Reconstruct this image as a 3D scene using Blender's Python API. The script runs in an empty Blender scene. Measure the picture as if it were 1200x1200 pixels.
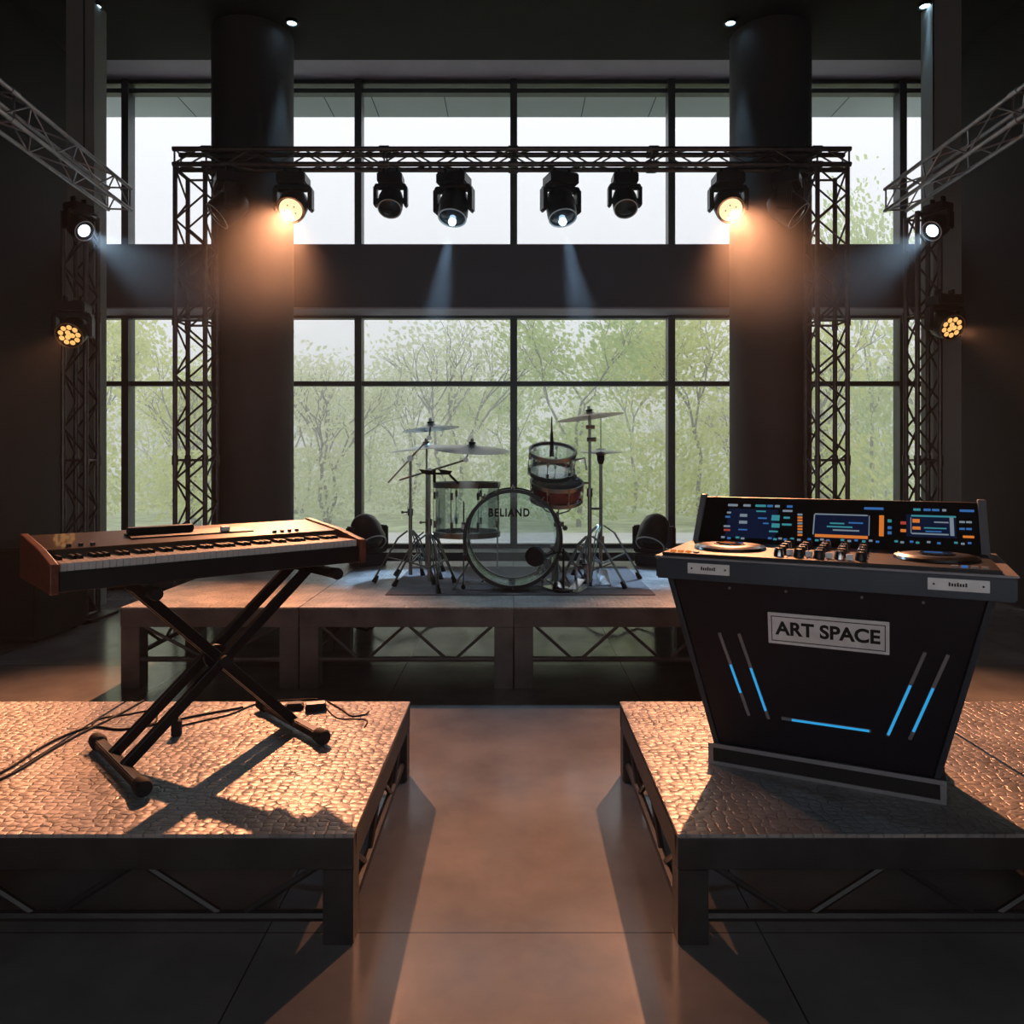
import bpy, bmesh, math, random
from mathutils import Vector, Matrix
random.seed(7)
PI = math.pi
C = bpy.context.scene.collection
SC = bpy.context.scene

# ---------------------------------------------------------------- materials
def nt(name):
    m = bpy.data.materials.new(name); m.use_nodes = True
    t = m.node_tree; t.nodes.clear()
    return m, t, t.nodes.new('ShaderNodeOutputMaterial')

def pbr(name, col, metal=0.0, rough=0.5, vary=0.15, vscale=8.0, bump=0.0, bscale=60.0, coat=0.0, emit=None, estr=0.0, rvary=0.0, spec=0.5):
    m, t, out = nt(name)
    b = t.nodes.new('ShaderNodeBsdfPrincipled')
    b.inputs['Metallic'].default_value = metal
    b.inputs['Roughness'].default_value = rough
    b.inputs['Coat Weight'].default_value = coat
    b.inputs['Specular IOR Level'].default_value = spec
    tc = t.nodes.new('ShaderNodeTexCoord')
    n = t.nodes.new('ShaderNodeTexNoise'); n.inputs['Scale'].default_value = vscale; n.inputs['Detail'].default_value = 4
    t.links.new(tc.outputs['Object'], n.inputs['Vector'])
    r = t.nodes.new('ShaderNodeValToRGB')
    r.color_ramp.elements[0].position = .3; r.color_ramp.elements[1].position = .7
    r.color_ramp.elements[0].color = tuple(c*(1-vary) for c in col) + (1,)
    r.color_ramp.elements[1].color = tuple(min(1, c*(1+vary)) for c in col) + (1,)
    t.links.new(n.outputs['Fac'], r.inputs['Fac']); t.links.new(r.outputs['Color'], b.inputs['Base Color'])
    if rvary:
        mr = t.nodes.new('ShaderNodeMapRange')
        mr.inputs['To Min'].default_value = max(.02, rough-rvary); mr.inputs['To Max'].default_value = min(1, rough+rvary)
        t.links.new(n.outputs['Fac'], mr.inputs['Value']); t.links.new(mr.outputs['Result'], b.inputs['Roughness'])
    if bump:
        n2 = t.nodes.new('ShaderNodeTexNoise'); n2.inputs['Scale'].default_value = bscale
        bp = t.nodes.new('ShaderNodeBump'); bp.inputs['Strength'].default_value = bump; bp.inputs['Distance'].default_value = .01
        t.links.new(tc.outputs['Object'], n2.inputs['Vector'])
        t.links.new(n2.outputs['Fac'], bp.inputs['Height']); t.links.new(bp.outputs['Normal'], b.inputs['Normal'])
    if emit:
        b.inputs['Emission Color'].default_value = tuple(emit) + (1,)
        b.inputs['Emission Strength'].default_value = estr
    t.links.new(b.outputs['BSDF'], out.inputs['Surface'])
    return m

def clear(name, tint, fog, rough=.03, fogcol=(.8,.85,.88), gl=1.0):
    """thin clear sheet: see-through with a real fresnel reflection and a little milkiness"""
    m, t, out = nt(name)
    tr = t.nodes.new('ShaderNodeBsdfTransparent'); tr.inputs['Color'].default_value = tint + (1,)
    df = t.nodes.new('ShaderNodeBsdfDiffuse'); df.inputs['Color'].default_value = fogcol + (1,)
    tl = t.nodes.new('ShaderNodeBsdfTranslucent'); tl.inputs['Color'].default_value = fogcol + (1,)
    g = t.nodes.new('ShaderNodeBsdfGlossy'); g.inputs['Roughness'].default_value = rough
    fr = t.nodes.new('ShaderNodeFresnel'); fr.inputs['IOR'].default_value = 1.45
    a = t.nodes.new('ShaderNodeMixShader'); a.inputs[0].default_value = .5
    t.links.new(df.outputs[0], a.inputs[1]); t.links.new(tl.outputs[0], a.inputs[2])
    x = t.nodes.new('ShaderNodeMixShader'); x.inputs[0].default_value = fog
    t.links.new(tr.outputs[0], x.inputs[1]); t.links.new(a.outputs[0], x.inputs[2])
    y = t.nodes.new('ShaderNodeMixShader')
    mm = t.nodes.new('ShaderNodeMath'); mm.operation = 'MULTIPLY'; mm.inputs[1].default_value = gl
    t.links.new(fr.outputs[0], mm.inputs[0]); t.links.new(mm.outputs[0], y.inputs[0])
    t.links.new(x.outputs[0], y.inputs[1]); t.links.new(g.outputs[0], y.inputs[2])
    t.links.new(y.outputs[0], out.inputs['Surface'])
    return m

def glow(name, col, s):
    m, t, out = nt(name)
    e = t.nodes.new('ShaderNodeEmission'); e.inputs['Color'].default_value = tuple(col) + (1,); e.inputs['Strength'].default_value = s
    t.links.new(e.outputs[0], out.inputs['Surface'])
    return m

def deck_material():
    """worn stamped stage-deck sheet: raised scale pattern over brownish grey plate"""
    m, t, out = nt('stamped_deck_sheet')
    N = t.nodes.new; L = t.links.new
    b = N('ShaderNodeBsdfPrincipled')
    b.inputs['Metallic'].default_value = .25
    tc = N('ShaderNodeTexCoord')
    w = N('ShaderNodeTexNoise'); w.inputs['Scale'].default_value = 9; L(tc.outputs['Object'], w.inputs['Vector'])
    mx = N('ShaderNodeMix'); mx.data_type = 'VECTOR'; mx.inputs[0].default_value = .012
    L(tc.outputs['Object'], mx.inputs[4]); L(w.outputs['Color'], mx.inputs[5])
    mp = N('ShaderNodeMapping'); mp.inputs['Scale'].default_value = (.8, 1, .01)
    L(mx.outputs[1], mp.inputs['Vector'])
    v = N('ShaderNodeTexVoronoi'); v.feature = 'DISTANCE_TO_EDGE'; v.inputs['Scale'].default_value = 34; v.inputs['Randomness'].default_value = .62
    L(mp.outputs[0], v.inputs['Vector'])
    r0 = N('ShaderNodeMapRange'); r0.inputs['From Max'].default_value = .13; L(v.outputs['Distance'], r0.inputs['Value'])
    wn = N('ShaderNodeTexNoise'); wn.inputs['Scale'].default_value = 22; L(tc.outputs['Object'], wn.inputs['Vector'])
    wr = N('ShaderNodeMapRange'); wr.inputs['From Min'].default_value = .4; wr.inputs['From Max'].default_value = .6; wr.inputs['To Max'].default_value = .8; L(wn.outputs['Fac'], wr.inputs['Value'])
    r = N('ShaderNodeMath'); r.operation = 'MAXIMUM'; L(r0.outputs[0], r.inputs[0]); L(wr.outputs[0], r.inputs[1])
    v2 = N('ShaderNodeTexVoronoi'); v2.inputs['Scale'].default_value = 34; v2.inputs['Randomness'].default_value = .62
    L(mp.outputs[0], v2.inputs['Vector'])
    hh = N('ShaderNodeMath'); hh.operation = 'MULTIPLY_ADD'; hh.inputs[1].default_value = -1.1
    L(v2.outputs['Distance'], hh.inputs[0]); L(r.outputs[0], hh.inputs[2])
    bp = N('ShaderNodeBump'); bp.inputs['Strength'].default_value = .6; bp.inputs['Distance'].default_value = .005
    L(hh.outputs[0], bp.inputs['Height'])
    n2 = N('ShaderNodeTexNoise'); n2.inputs['Scale'].default_value = 3.5; n2.inputs['Detail'].default_value = 8; n2.inputs['Roughness'].default_value = .65
    L(tc.outputs['Object'], n2.inputs['Vector'])
    cr = N('ShaderNodeValToRGB')
    cr.color_ramp.elements[0].position = .35; cr.color_ramp.elements[0].color = (.2,.195,.195,1)
    cr.color_ramp.elements[1].position = .65; cr.color_ramp.elements[1].color = (.42,.4,.39,1)
    L(n2.outputs['Fac'], cr.inputs['Fac'])
    dk = N('ShaderNodeMix'); dk.data_type = 'RGBA'; dk.blend_type = 'MULTIPLY'; dk.inputs[0].default_value = .3
    L(cr.outputs[0], dk.inputs[6]); L(r.outputs[0], dk.inputs[7])
    L(dk.outputs[2], b.inputs['Base Color'])
    mr = N('ShaderNodeMapRange'); mr.inputs['To Min'].default_value = .3; mr.inputs['To Max'].default_value = .52
    L(n2.outputs['Fac'], mr.inputs['Value']); L(mr.outputs[0], b.inputs['Roughness'])
    L(bp.outputs['Normal'], b.inputs['Normal'])
    L(b.outputs[0], out.inputs['Surface'])
    return m

def floor_material():
    m, t, out = nt('dark_slab_floor')
    N = t.nodes.new; L = t.links.new
    b = N('ShaderNodeBsdfPrincipled')
    tc = N('ShaderNodeTexCoord')
    mp = N('ShaderNodeMapping'); mp.inputs['Location'].default_value = (.835, .75, 0)
    L(tc.outputs['Object'], mp.inputs['Vector'])
    br = N('ShaderNodeTexBrick'); br.offset = 0; br.inputs['Scale'].default_value = 1
    br.inputs['Brick Width'].default_value = 1.67; br.inputs['Row Height'].default_value = 3.34
    br.inputs['Mortar Size'].default_value = .003; br.inputs['Mortar Smooth'].default_value = .1
    br.inputs['Color1'].default_value = (.2,.205,.21,1); br.inputs['Color2'].default_value = (.225,.225,.225,1); br.inputs['Mortar'].default_value = (.05,.05,.05,1)
    L(mp.outputs[0], br.inputs['Vector'])
    n = N('ShaderNodeTexNoise'); n.inputs['Scale'].default_value = 2.2; n.inputs['Detail'].default_value = 9; n.inputs['Roughness'].default_value = .6
    L(tc.outputs['Object'], n.inputs['Vector'])
    cr = N('ShaderNodeValToRGB')
    cr.color_ramp.elements[0].position = .3; cr.color_ramp.elements[0].color = (.7,.7,.72,1)
    cr.color_ramp.elements[1].position = .7; cr.color_ramp.elements[1].color = (1.15,1.12,1.1,1)
    L(n.outputs['Fac'], cr.inputs['Fac'])
    mx = N('ShaderNodeMix'); mx.data_type = 'RGBA'; mx.blend_type = 'MULTIPLY'; mx.inputs[0].default_value = 1
    L(br.outputs['Color'], mx.inputs[6]); L(cr.outputs[0], mx.inputs[7]); L(mx.outputs[2], b.inputs['Base Color'])
    mr = N('ShaderNodeMapRange'); mr.inputs['To Min'].default_value = .1; mr.inputs['To Max'].default_value = .26
    L(n.outputs['Fac'], mr.inputs['Value']); L(mr.outputs[0], b.inputs['Roughness'])
    bp = N('ShaderNodeBump'); bp.inputs['Strength'].default_value = .06; bp.inputs['Distance'].default_value = .005
    n3 = N('ShaderNodeTexNoise'); n3.inputs['Scale'].default_value = 40; L(tc.outputs['Object'], n3.inputs['Vector'])
    L(n3.outputs['Fac'], bp.inputs['Height']); L(bp.outputs[0], b.inputs['Normal'])
    L(b.outputs[0], out.inputs['Surface'])
    return m

def leaf_material(name, c1, c2):
    m, t, out = nt(name)
    N = t.nodes.new; L = t.links.new
    oi = N('ShaderNodeTexCoord'); n = N('ShaderNodeTexNoise'); n.inputs['Scale'].default_value = 1.4
    L(oi.outputs['Object'], n.inputs['Vector'])
    cr = N('ShaderNodeValToRGB'); cr.color_ramp.elements[0].position = .35; cr.color_ramp.elements[1].position = .65
    cr.color_ramp.elements[0].color = c1 + (1,); cr.color_ramp.elements[1].color = c2 + (1,)
    L(n.outputs['Fac'], cr.inputs['Fac'])
    d = N('ShaderNodeBsdfDiffuse'); tl = N('ShaderNodeBsdfTranslucent'); a = N('ShaderNodeMixShader'); a.inputs[0].default_value = .5
    L(cr.outputs[0], d.inputs['Color']); L(cr.outputs[0], tl.inputs['Color'])
    L(d.outputs[0], a.inputs[1]); L(tl.outputs[0], a.inputs[2]); L(a.outputs[0], out.inputs['Surface'])
    return m

def haze_material(name, dens, aniso=.2):
    m, t, out = nt(name)
    v = t.nodes.new('ShaderNodeVolumeScatter'); v.inputs['Density'].default_value = dens; v.inputs['Anisotropy'].default_value = aniso
    v.inputs['Color'].default_value = (1,1,1,1)
    t.links.new(v.outputs[0], out.inputs['Volume'])
    return m

M = dict(
    floor=floor_material(), deck=deck_material(),
    frame=pbr('deck_frame_metal', (.034,.033,.034), .35, .45, .35, 6, .05),
    riser=pbr('worn_riser_metal', (.11,.1,.1), .35, .5, .35, 5, .05),
    darkwall=pbr('dark_painted_wall', (.035,.036,.042), 0, .8, .1, 2),
    blackwall=pbr('black_painted_wall', (.012,.012,.013), 0, .9, .1, 2),
    ceiling=pbr('black_ceiling', (.014,.015,.015), 0, .9, .2, 3),
    beam=pbr('dark_blue_grey_beam', (.1,.1,.13), 0, .75, .08, 2),
    reveal=pbr('grey_reveal', (.4,.37,.43), 0, .7, .06, 3),
    column=pbr('dark_plaster_column', (.075,.07,.07), 0, .7, .06, 2),
    pier=pbr('grey_plaster_pier', (.32,.34,.33), 0, .8, .06, 2),
    mullion=pbr('window_frame_metal', (.07,.08,.085), .3, .4, .05),
    truss=pbr('dark_truss_tube', (.13,.125,.125), .75, .38, .2, 12),
    steeltruss=pbr('worn_silver_truss_tube', (.42,.42,.44), .8, .38, .2, 12),
    black=pbr('black_plastic', (.013,.013,.015), 0, .42, .1),
    satin=pbr('satin_black_metal', (.02,.02,.022), .5, .35, .1),
    fixture=pbr('fixture_black', (.022,.024,.028), .1, .38, .1),
    rubber=pbr('black_rubber', (.01,.01,.01), 0, .75, .1),
    chrome=pbr('chrome_hardware', (.55,.56,.57), 1, .22, .05),
    dkchrome=pbr('black_nickel_hardware', (.3,.32,.3), .9, .3, .1),
    wood=pbr('red_brown_wood', (.17,.05,.028), 0, .4, .4, 25, .05, coat=.3),
    piano=pbr('dark_glossy_keyboard_top', (.07,.04,.026), 0, .3, .1, coat=.4),
    white_key=pbr('white_key_plastic', (.62,.6,.58), 0, .3, .02),
    booth=pbr('black_booth_panel', (.008,.009,.016), .1, .4, .1),
    boothedge=pbr('booth_edge_metal', (.05,.065,.085), .3, .35, .1),
    silver=pbr('brushed_silver_plate', (.92,.9,.89), .1, .35, .12, 18),
    grey=pbr('grey_metal_trim', (.3,.29,.31), .3, .42, .1),
    brass=pbr('cymbal_bronze', (.62,.5,.36), .85, .33, .1, 30),
    cymbal=pbr('pale_cymbal_metal', (.45,.46,.42), .85, .3, .1, 30),
    mat=pbr('grey_drum_mat', (.12,.105,.11), 0, .9, .15, 20, .1),
    red=pbr('red_brown_drum_shell', (.16,.03,.035), 0, .3, .2, coat=.4),
    glass=clear('window_glass', (.95,.97,.97), .004, .01),
    acrylic=clear('clear_acrylic', (.93,.96,.96), .04, .05, gl=.45),
    head=clear('clear_drum_head', (.95,.98,1), .07, .1, gl=.8),
    paving=pbr('pale_paving', (.8,.81,.8), 0, .8, .06, 2),
    grass=pbr('pale_grass', (.55,.62,.4), 0, .9, .3, 2),
    bark=pbr('grey_bark', (.3,.3,.27), 0, .9, .3, 6),
    canopy=pbr('grey_green_soffit', (.36,.42,.41), 0, .8, .05, 1),
    seam=pbr('dark_joint', (.03,.035,.035), 0, .8, .05),
    leafA=leaf_material('spring_leaf_yellow_green', (.72,.78,.3), (.86,.88,.46)),
    leafB=leaf_material('spring_leaf_pale', (.76,.82,.55), (.9,.91,.7)),
    leafC=leaf_material('spring_leaf_green', (.6,.73,.34), (.74,.82,.44)),
    warm=glow('warm_lamp_lens', (1,.74,.42), 1.35), warmcell=glow('amber_led_cell', (1,.5,.15), 1.15),
    blue=glow('blue_white_lens', (.5,.78,1), 9), coolwhite=glow('cool_white_lens', (.62,.85,1), 5),
    lensdark=pbr('unlit_lens', (.03,.035,.035), 0, .12, .05, coat=1),
    ring=pbr('pale_trim_ring', (.75,.78,.78), 0, .4, .05),
    ui_cyan=glow('screen_cyan', (.1,.6,.7), .36), ui_blue=glow('screen_blue', (.06,.22,.6), .55), ui_orange=glow('screen_orange', (1,.28,.05), .6),
    ui_white=glow('screen_white', (.6,.75,.9), .28), ui_dark=pbr('screen_glass_dark', (.004,.006,.014), 0, .15, .05, emit=(.03,.06,.2), estr=.12),
    ui_red=glow('screen_red', (.9,.12,.08), .4),
    led=glow('blue_led_strip', (.03,.36,.75), .9),
)

# ---------------------------------------------------------------- geometry
class MB:
    def __init__(s): s.v = []; s.f = []; s.smooth = []
    def add(s, vs, fs, sm=False, T=None):
        o = len(s.v)
        s.v += [tuple(T @ Vector(v)) if T else tuple(v) for v in vs]
        s.f += [tuple(i+o for i in f) for f in fs]; s.smooth += [sm]*len(fs)
        return s
    def box(s, x0, x1, y0, y1, z0, z1, T=None, ch=0):
        if ch:
            bm = bmesh.new(); bmesh.ops.create_cube(bm, size=1)
            for v in bm.verts: v.co = Vector(((x0+x1)/2+v.co.x*(x1-x0), (y0+y1)/2+v.co.y*(y1-y0), (z0+z1)/2+v.co.z*(z1-z0)))
            bmesh.ops.bevel(bm, geom=bm.edges[:], offset=ch, segments=2, affect='EDGES')
            bm.verts.index_update()
            s.add([v.co.copy() for v in bm.verts], [[v.index for v in f.verts] for f in bm.faces], False, T); bm.free()
            return s
        vs = [(x,y,z) for z in (z0,z1) for y in (y0,y1) for x in (x0,x1)]
        return s.add(vs, [(0,2,3,1),(4,5,7,6),(0,1,5,4),(2,6,7,3),(0,4,6,2),(1,3,7,5)], False, T)
    def hexa(s, bottom, top):
        """eight corners: bottom loop and top loop of four points each, counter-clockwise from above"""
        return s.add(list(bottom)+list(top), [(3,2,1,0),(4,5,6,7),(0,1,5,4),(1,2,6,5),(2,3,7,6),(3,0,4,7)])
    def tube(s, pts, r, n=8, caps=True):
        pts = [Vector(p) for p in pts]; rs = r if isinstance(r, (list,tuple)) else [r]*len(pts)
        vs = []; fs = []; up = None
        for i, p in enumerate(pts):
            d = (pts[min(i+1,len(pts)-1)] - pts[max(i-1,0)]).normalized()
            if up is None: up = Vector((0,0,1)) if abs(d.z) < .95 else Vector((1,0,0))
            a = d.cross(up).normalized(); b = a.cross(d).normalized(); up = b
            for k in range(n):
                t = 2*PI*k/n; vs.append(p + (a*math.cos(t)+b*math.sin(t))*rs[i])
        for i in range(len(pts)-1):
            for k in range(n):
                fs.append((i*n+k, i*n+(k+1)%n, (i+1)*n+(k+1)%n, (i+1)*n+k))
        s.add(vs, fs, True)
        if caps: s.add(vs[:n][::-1], [tuple(range(n))]); s.add(vs[-n:], [tuple(range(n))])
        return s
    def lathe(s, prof, c=(0,0,0), axis=(0,0,1), n=32, closed=False):
        """profile of (radius, height) turned round an axis"""
        q = Vector((0,0,1)).rotation_difference(Vector(axis).normalized()); c = Vector(c)
        vs = []; fs = []
        for (r, h) in prof:
            for k in range(n):
                t = 2*PI*k/n; vs.append(c + q @ Vector((r*math.cos(t), r*math.sin(t), h)))
        m = len(prof)
        for i in range(m if closed else m-1):
            j = (i+1) % m
            for k in range(n): fs.append((i*n+k, i*n+(k+1)%n, j*n+(k+1)%n, j*n+k))
        return s.add(vs, fs, True)
    def ring(s, R, r, c=(0,0,0), axis=(0,0,1), n=40, w=None):
        w = w or r
        return s.lathe([(R-r,-w),(R+r,-w),(R+r,w),(R-r,w)], c, axis, n, True)
    def cyl(s, r, h0, h1, c=(0,0,0), axis=(0,0,1), n=24):
        return s.lathe([(.0001,h0),(r,h0),(r,h1),(.0001,h1)], c, axis, n)
    def ball(s, r, c=(0,0,0), n=16, sq=(1,1,1)):
        prof = [(r*math.sin(PI*i/10)+1e-5, -r*math.cos(PI*i/10)) for i in range(11)]
        return s.lathe(prof, c, (0,0,1), n)
    def build(s, name, m, parent=None, bevel=0):
        me = bpy.data.meshes.new(name); me.from_pydata(s.v, [], s.f)
        for p, q in zip(me.polygons, s.smooth): p.use_smooth = q
        bm = bmesh.new(); bm.from_mesh(me)
        bmesh.ops.remove_doubles(bm, verts=bm.verts, dist=1e-6)
        bmesh.ops.recalc_face_normals(bm, faces=bm.faces); bm.to_mesh(me); bm.free()
        me.materials.append(m)
        o = bpy.data.objects.new(name, me); C.objects.link(o)
        if parent is not None: o.parent = parent
        if bevel:
            b = o.modifiers.new('bevel', 'BEVEL'); b.width = bevel; b.segments = 2; b.limit_method = 'ANGLE'
        if any(s.smooth):
            try: me.set_sharp_from_angle(angle=math.radians(40))
            except Exception: pass
        return o

def thing(name, label, cat, loc=(0,0,0), rz=0, group=None):
    o = bpy.data.objects.new(name, None); C.objects.link(o); o.empty_display_size = .1
    o.location = loc; o.rotation_euler = (0,0,rz); o['label'] = label; o['category'] = cat
    if group: o['group'] = group
    return o
def tag(o, label, cat, group=None, kind=None):
    o['label'] = label; o['category'] = cat
    if group: o['group'] = group
    if kind: o['kind'] = kind
    return o
def struct(o, label=None, cat=None):
    o['kind'] = 'structure'
    if label: o['label'] = label
    if cat: o['category'] = cat
    return o
def dup(root, loc=None, rz=None, label=None):
    r = root.copy(); C.objects.link(r)
    if loc is not None: r.location = loc
    if rz is not None: r.rotation_euler = (0,0,rz)
    if label: r['label'] = label
    def rec(a, b):
        for ch in list(a.children):
            c = ch.copy(); C.objects.link(c); c.parent = b; rec(ch, c)
    rec(root, r)
    return r
def text(name, body, size, m, parent, T, extrude=.001, font_offset=0, sx=1):
    cu = bpy.data.curves.new(name, 'FONT'); cu.body = body; cu.size = size; cu.align_x = 'CENTER'; cu.align_y = 'CENTER'
    cu.extrude = extrude; cu.offset = font_offset; cu.space_character = 1.2 if body[0] == 'B' else 1
    t = bpy.data.objects.new('tmp', cu); C.objects.link(t)
    dg = bpy.context.evaluated_depsgraph_get(); dg.update()
    me = bpy.data.meshes.new_from_object(t.evaluated_get(dg)); me.name = name
    bpy.data.objects.remove(t)
    me.transform(T @ Matrix.Diagonal((sx,1,1,1)))
    me.materials.clear(); me.materials.append(m)
    o = bpy.data.objects.new(name, me); C.objects.link(o); o.parent = parent
    return o

CAMZ, F, CX, CY = 1.6, 900.0, 602.0, 537.0
def W(px, py, Y):
    """the point at distance Y that the photograph shows at (px, py)"""
    return Vector(((px-CX)*Y/F, Y, CAMZ - (py-CY)*Y/F))

# ---------------------------------------------------------------- camera
cam = bpy.data.cameras.new('camera'); co = bpy.data.objects.new('camera', cam); C.objects.link(co)
co.location = (0,0,CAMZ); co.rotation_euler = (PI/2,0,0)
cam.sensor_width = 36; cam.lens = 27; cam.shift_x = -2/1200; cam.shift_y = -63/1200
cam.clip_end = 300
SC.camera = co

# ---------------------------------------------------------------- room
RX, YF, YG, ZC = 5.4, 9.45, 10.0, 6.5
struct(MB().box(-RX-.3, RX+.3, -3.3, YF, -.2, 0).build('floor', M['floor']))
struct(MB().box(-RX-.3, RX+.3, -3.3, YF, ZC, ZC+.3).build('ceiling', M['ceiling']))
struct(MB().box(-RX-.3, -RX, -3, YF, 0, ZC).build('wall_left', M['blackwall']))
struct(MB().box(RX, RX+.3, -3, YF, 0, ZC).build('wall_right', M['blackwall']))
wb = MB(); wb.box(-RX-.3, RX+.3, -3.3, -3, 0, .8); wb.box(-RX-.3, RX+.3, -3.3, -3, 3.9, ZC); wb.box(-RX-.3, -3.8, -3.3, -3, .8, 3.9); wb.box(3.8, RX+.3, -3.3, -3, .8, 3.9)
struct(wb.build('wall_back', M['darkwall']))
struct(MB().box(-40, 40, -40, -3.3, -.3, -.02).build('pavement', M['paving']))
struct(MB().box(-RX-.3, RX+.3, YF, YG+.15, -.2, .44).build('wall_sill', M['mullion']))
struct(MB().box(-RX-.3, RX+.3, YF, YG+.15, 3.46, 4.235).build('wall_spandrel', M['beam']))
struct(MB().box(-RX-.3, RX+.3, YF, YG+.15, ZC, ZC+.35).build('wall_header', M['reveal']))
struct(MB().box(-RX-.3, RX+.3, YF+.005, YG-.1, 3.44, 3.46).build('trim_1', M['reveal']))
for n, s in (('left',-1),('right',1)):
    x0, x1 = sorted((s*RX, s*(RX+.3)))
    struct(MB().box(x0, x1, YF, YG+.15, .44, 3.46).build('wall_end_'+n, M['blackwall']))
    struct(MB().box(x0, x1, YF, YG+.15, 4.235, ZC).build('wall_top_end_'+n, M['blackwall']))
MX = [-5.02, -2.01, 0, 2.04, 5.03]
def window(name, z0, z1, trans):
    root = bpy.data.objects.new(name, None); C.objects.link(root); root['kind'] = 'structure'
    fr = MB()
    fr.box(-RX, RX, YG-.06, YG+.06, z1-.05, z1); fr.box(-RX, RX, YG-.06, YG+.06, z0, z0+.05)
    for z in trans: fr.box(-RX, RX, YG-.06, YG+.06, z-.03, z+.03)
    for x in MX: fr.box(x-.045, x+.045, YG-.09, YG+.09, z0+.001, z1-.001)
    fr.build('window_frame', M['mullion'], root)
    xs = [-RX] + MX + [RX]; zs = [z0+.05] + trans + [z1-.05]
    for a, b in zip(xs[:-1], xs[1:]):
        for c, d in zip(zs[:-1], zs[1:]):
            MB().add([(a+.045,YG,c+.03),(b-.045,YG,c+.03),(b-.045,YG,d-.03),(a+.045,YG,d-.03)], [(0,1,2,3)]).build('pane', M['glass'], root)
window('window_1', .44, 3.46, [2.567])
window('window_2', 4.235, ZC, [6.36])
rw = bpy.data.objects.new('window_added_fill', None); C.objects.link(rw); rw['kind'] = 'structure'  # assumed window behind the camera, added to give soft front fill daylight
fr = MB()
fr.box(-3.8,3.8,-3.2,-3.1,.8,.86); fr.box(-3.8,3.8,-3.2,-3.1,3.84,3.9)
for x in (-3.77,-1.9,0,1.9,3.77): fr.box(x-.03,x+.03,-3.2,-3.1,.861,3.839)
fr.build('window_frame', M['mullion'], rw)
for a, b in ((-3.74,-1.93),(-1.87,-.03),(.03,1.87),(1.93,3.74)): MB().add([(a,-3.15,.86),(b,-3.15,.86),(b,-3.15,3.84),(a,-3.15,3.84)], [(0,1,2,3)]).build('pane', M['glass'], rw)
for i, (x, nm) in enumerate(((-3.03,'left'),(2.98,'right'))):
    struct(MB().lathe([(.0001,0),(.455,0),(.455,ZC),(.0001,ZC)], (x,8.93,0), n=64).build('column_'+nm, M['column']))
    s = -1 if i == 0 else 1
    x0, x1 = sorted((s*4.78, s*4.48))
    struct(MB().box(x0, x1, 8.2, 8.45, 0, ZC).build('pillar_'+nm, M['pier']))

# ---------------------------------------------------------------- outside
struct(MB().box(-40, 40, YG+.15, 16.5, -.3, 0).build('pavement', M['paving']))
struct(MB().box(-60, 60, 16.5, 90, -.3, -.02).build('lawn', M['grass']))
cn = thing('canopy_roof', 'grey-green canopy overhanging outside the upper window', 'canopy', (0,YG+.15,6.8))
MB().box(-7, 7, 0, 1.0, -.25, .1).build('canopy_slab', M['canopy'], cn)
sm = MB()
for x in (-4.6,-2.6,-1.95,-.95,0.98,1.95,3.3,4.6): sm.box(x-.006, x+.006, .01, .99, -.252, -.2495)
sm.build('joint', M['seam'], cn)
struct(MB().box(-12, 12, YG+.15, YG+.45, 7.2, 9).build('wall_outside', M['canopy']))

def branch(mb, tips, p, d, L, r, depth):
    q = p + d*L; mid = (p+q)/2 + Vector((random.uniform(-1,1),random.uniform(-1,1),0))*L*.09
    mb.tube([p, mid, q], [r, r*.85, r*.68], 5, False)
    tips.append((mid, depth)); tips.append((q, depth))
    if depth == 0: return
    for k in range(random.choice((2,3))):
        a = random.uniform(0,2*PI); sp = random.uniform(.3,.75)
        nd = (d + Vector((math.cos(a)*sp, math.sin(a)*sp, random.uniform(-.05,.3)))).normalized()
        branch(mb, tips, q, nd, L*random.uniform(.62,.85), r*.62, depth-1)
def tree_meshes(h, nleaf, leafm, stems, size, spread):
    mb = MB(); tips = []
    for k in range(stems):
        a = random.uniform(0,2*PI); d = Vector((math.cos(a)*.22, math.sin(a)*.22, 1)).normalized() if stems > 1 else Vector((.03,.02,1))
        branch(mb, tips, Vector((math.cos(a)*.1*(stems>1), math.sin(a)*.1*(stems>1), -.05)), d, h*.3, .02+.008*h, 4)
    lv = MB()
    good = [t for t in tips if t[0].z > h*.12]
    for i in range(int(nleaf*1.6)):
        if i < nleaf:
            t, dp = random.choice(good)
            c = t + Vector((random.gauss(0,spread), random.gauss(0,spread), random.gauss(0,spread)))
        else:
            c = Vector((random.gauss(0,.75), random.gauss(0,.75), h*random.uniform(.02,.42)))
        if c.z < .2: continue
        n = Vector((random.gauss(0,1),random.gauss(0,1),random.gauss(0,1))).normalized()
        a = n.orthogonal().normalized(); b = n.cross(a); s = size*random.uniform(.6,1.3)
        lv.add([c+a*s, c+b*s*.55, c-a*s, c-b*s*.55], [(0,1,2,3)])
    return mb, lv, leafm
def fastmesh(name, mb, m):
    me = bpy.data.meshes.new(name); me.from_pydata(mb.v, [], mb.f); me.materials.append(m); me.update(); return me
protos = []
for (h, nl, lm, st, sz, sp) in ((6.2,3000,'leafA',1,.085,.42),(5.8,2500,'leafB',3,.085,.4),(7.0,3100,'leafC',1,.09,.45),(5.4,2700,'leafA',4,.085,.38),(6.6,2200,'leafB',2,.085,.5)):
    mb, lv, lm = tree_meshes(h, nl, lm, st, sz, sp)
    protos.append((fastmesh('trunk', mb, M['bark']), fastmesh('foliage', lv, M[lm]), lm))
KW = {'leafA':'yellow-green','leafB':'pale silvery green','leafC':'fresh green'}
spots = []
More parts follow.
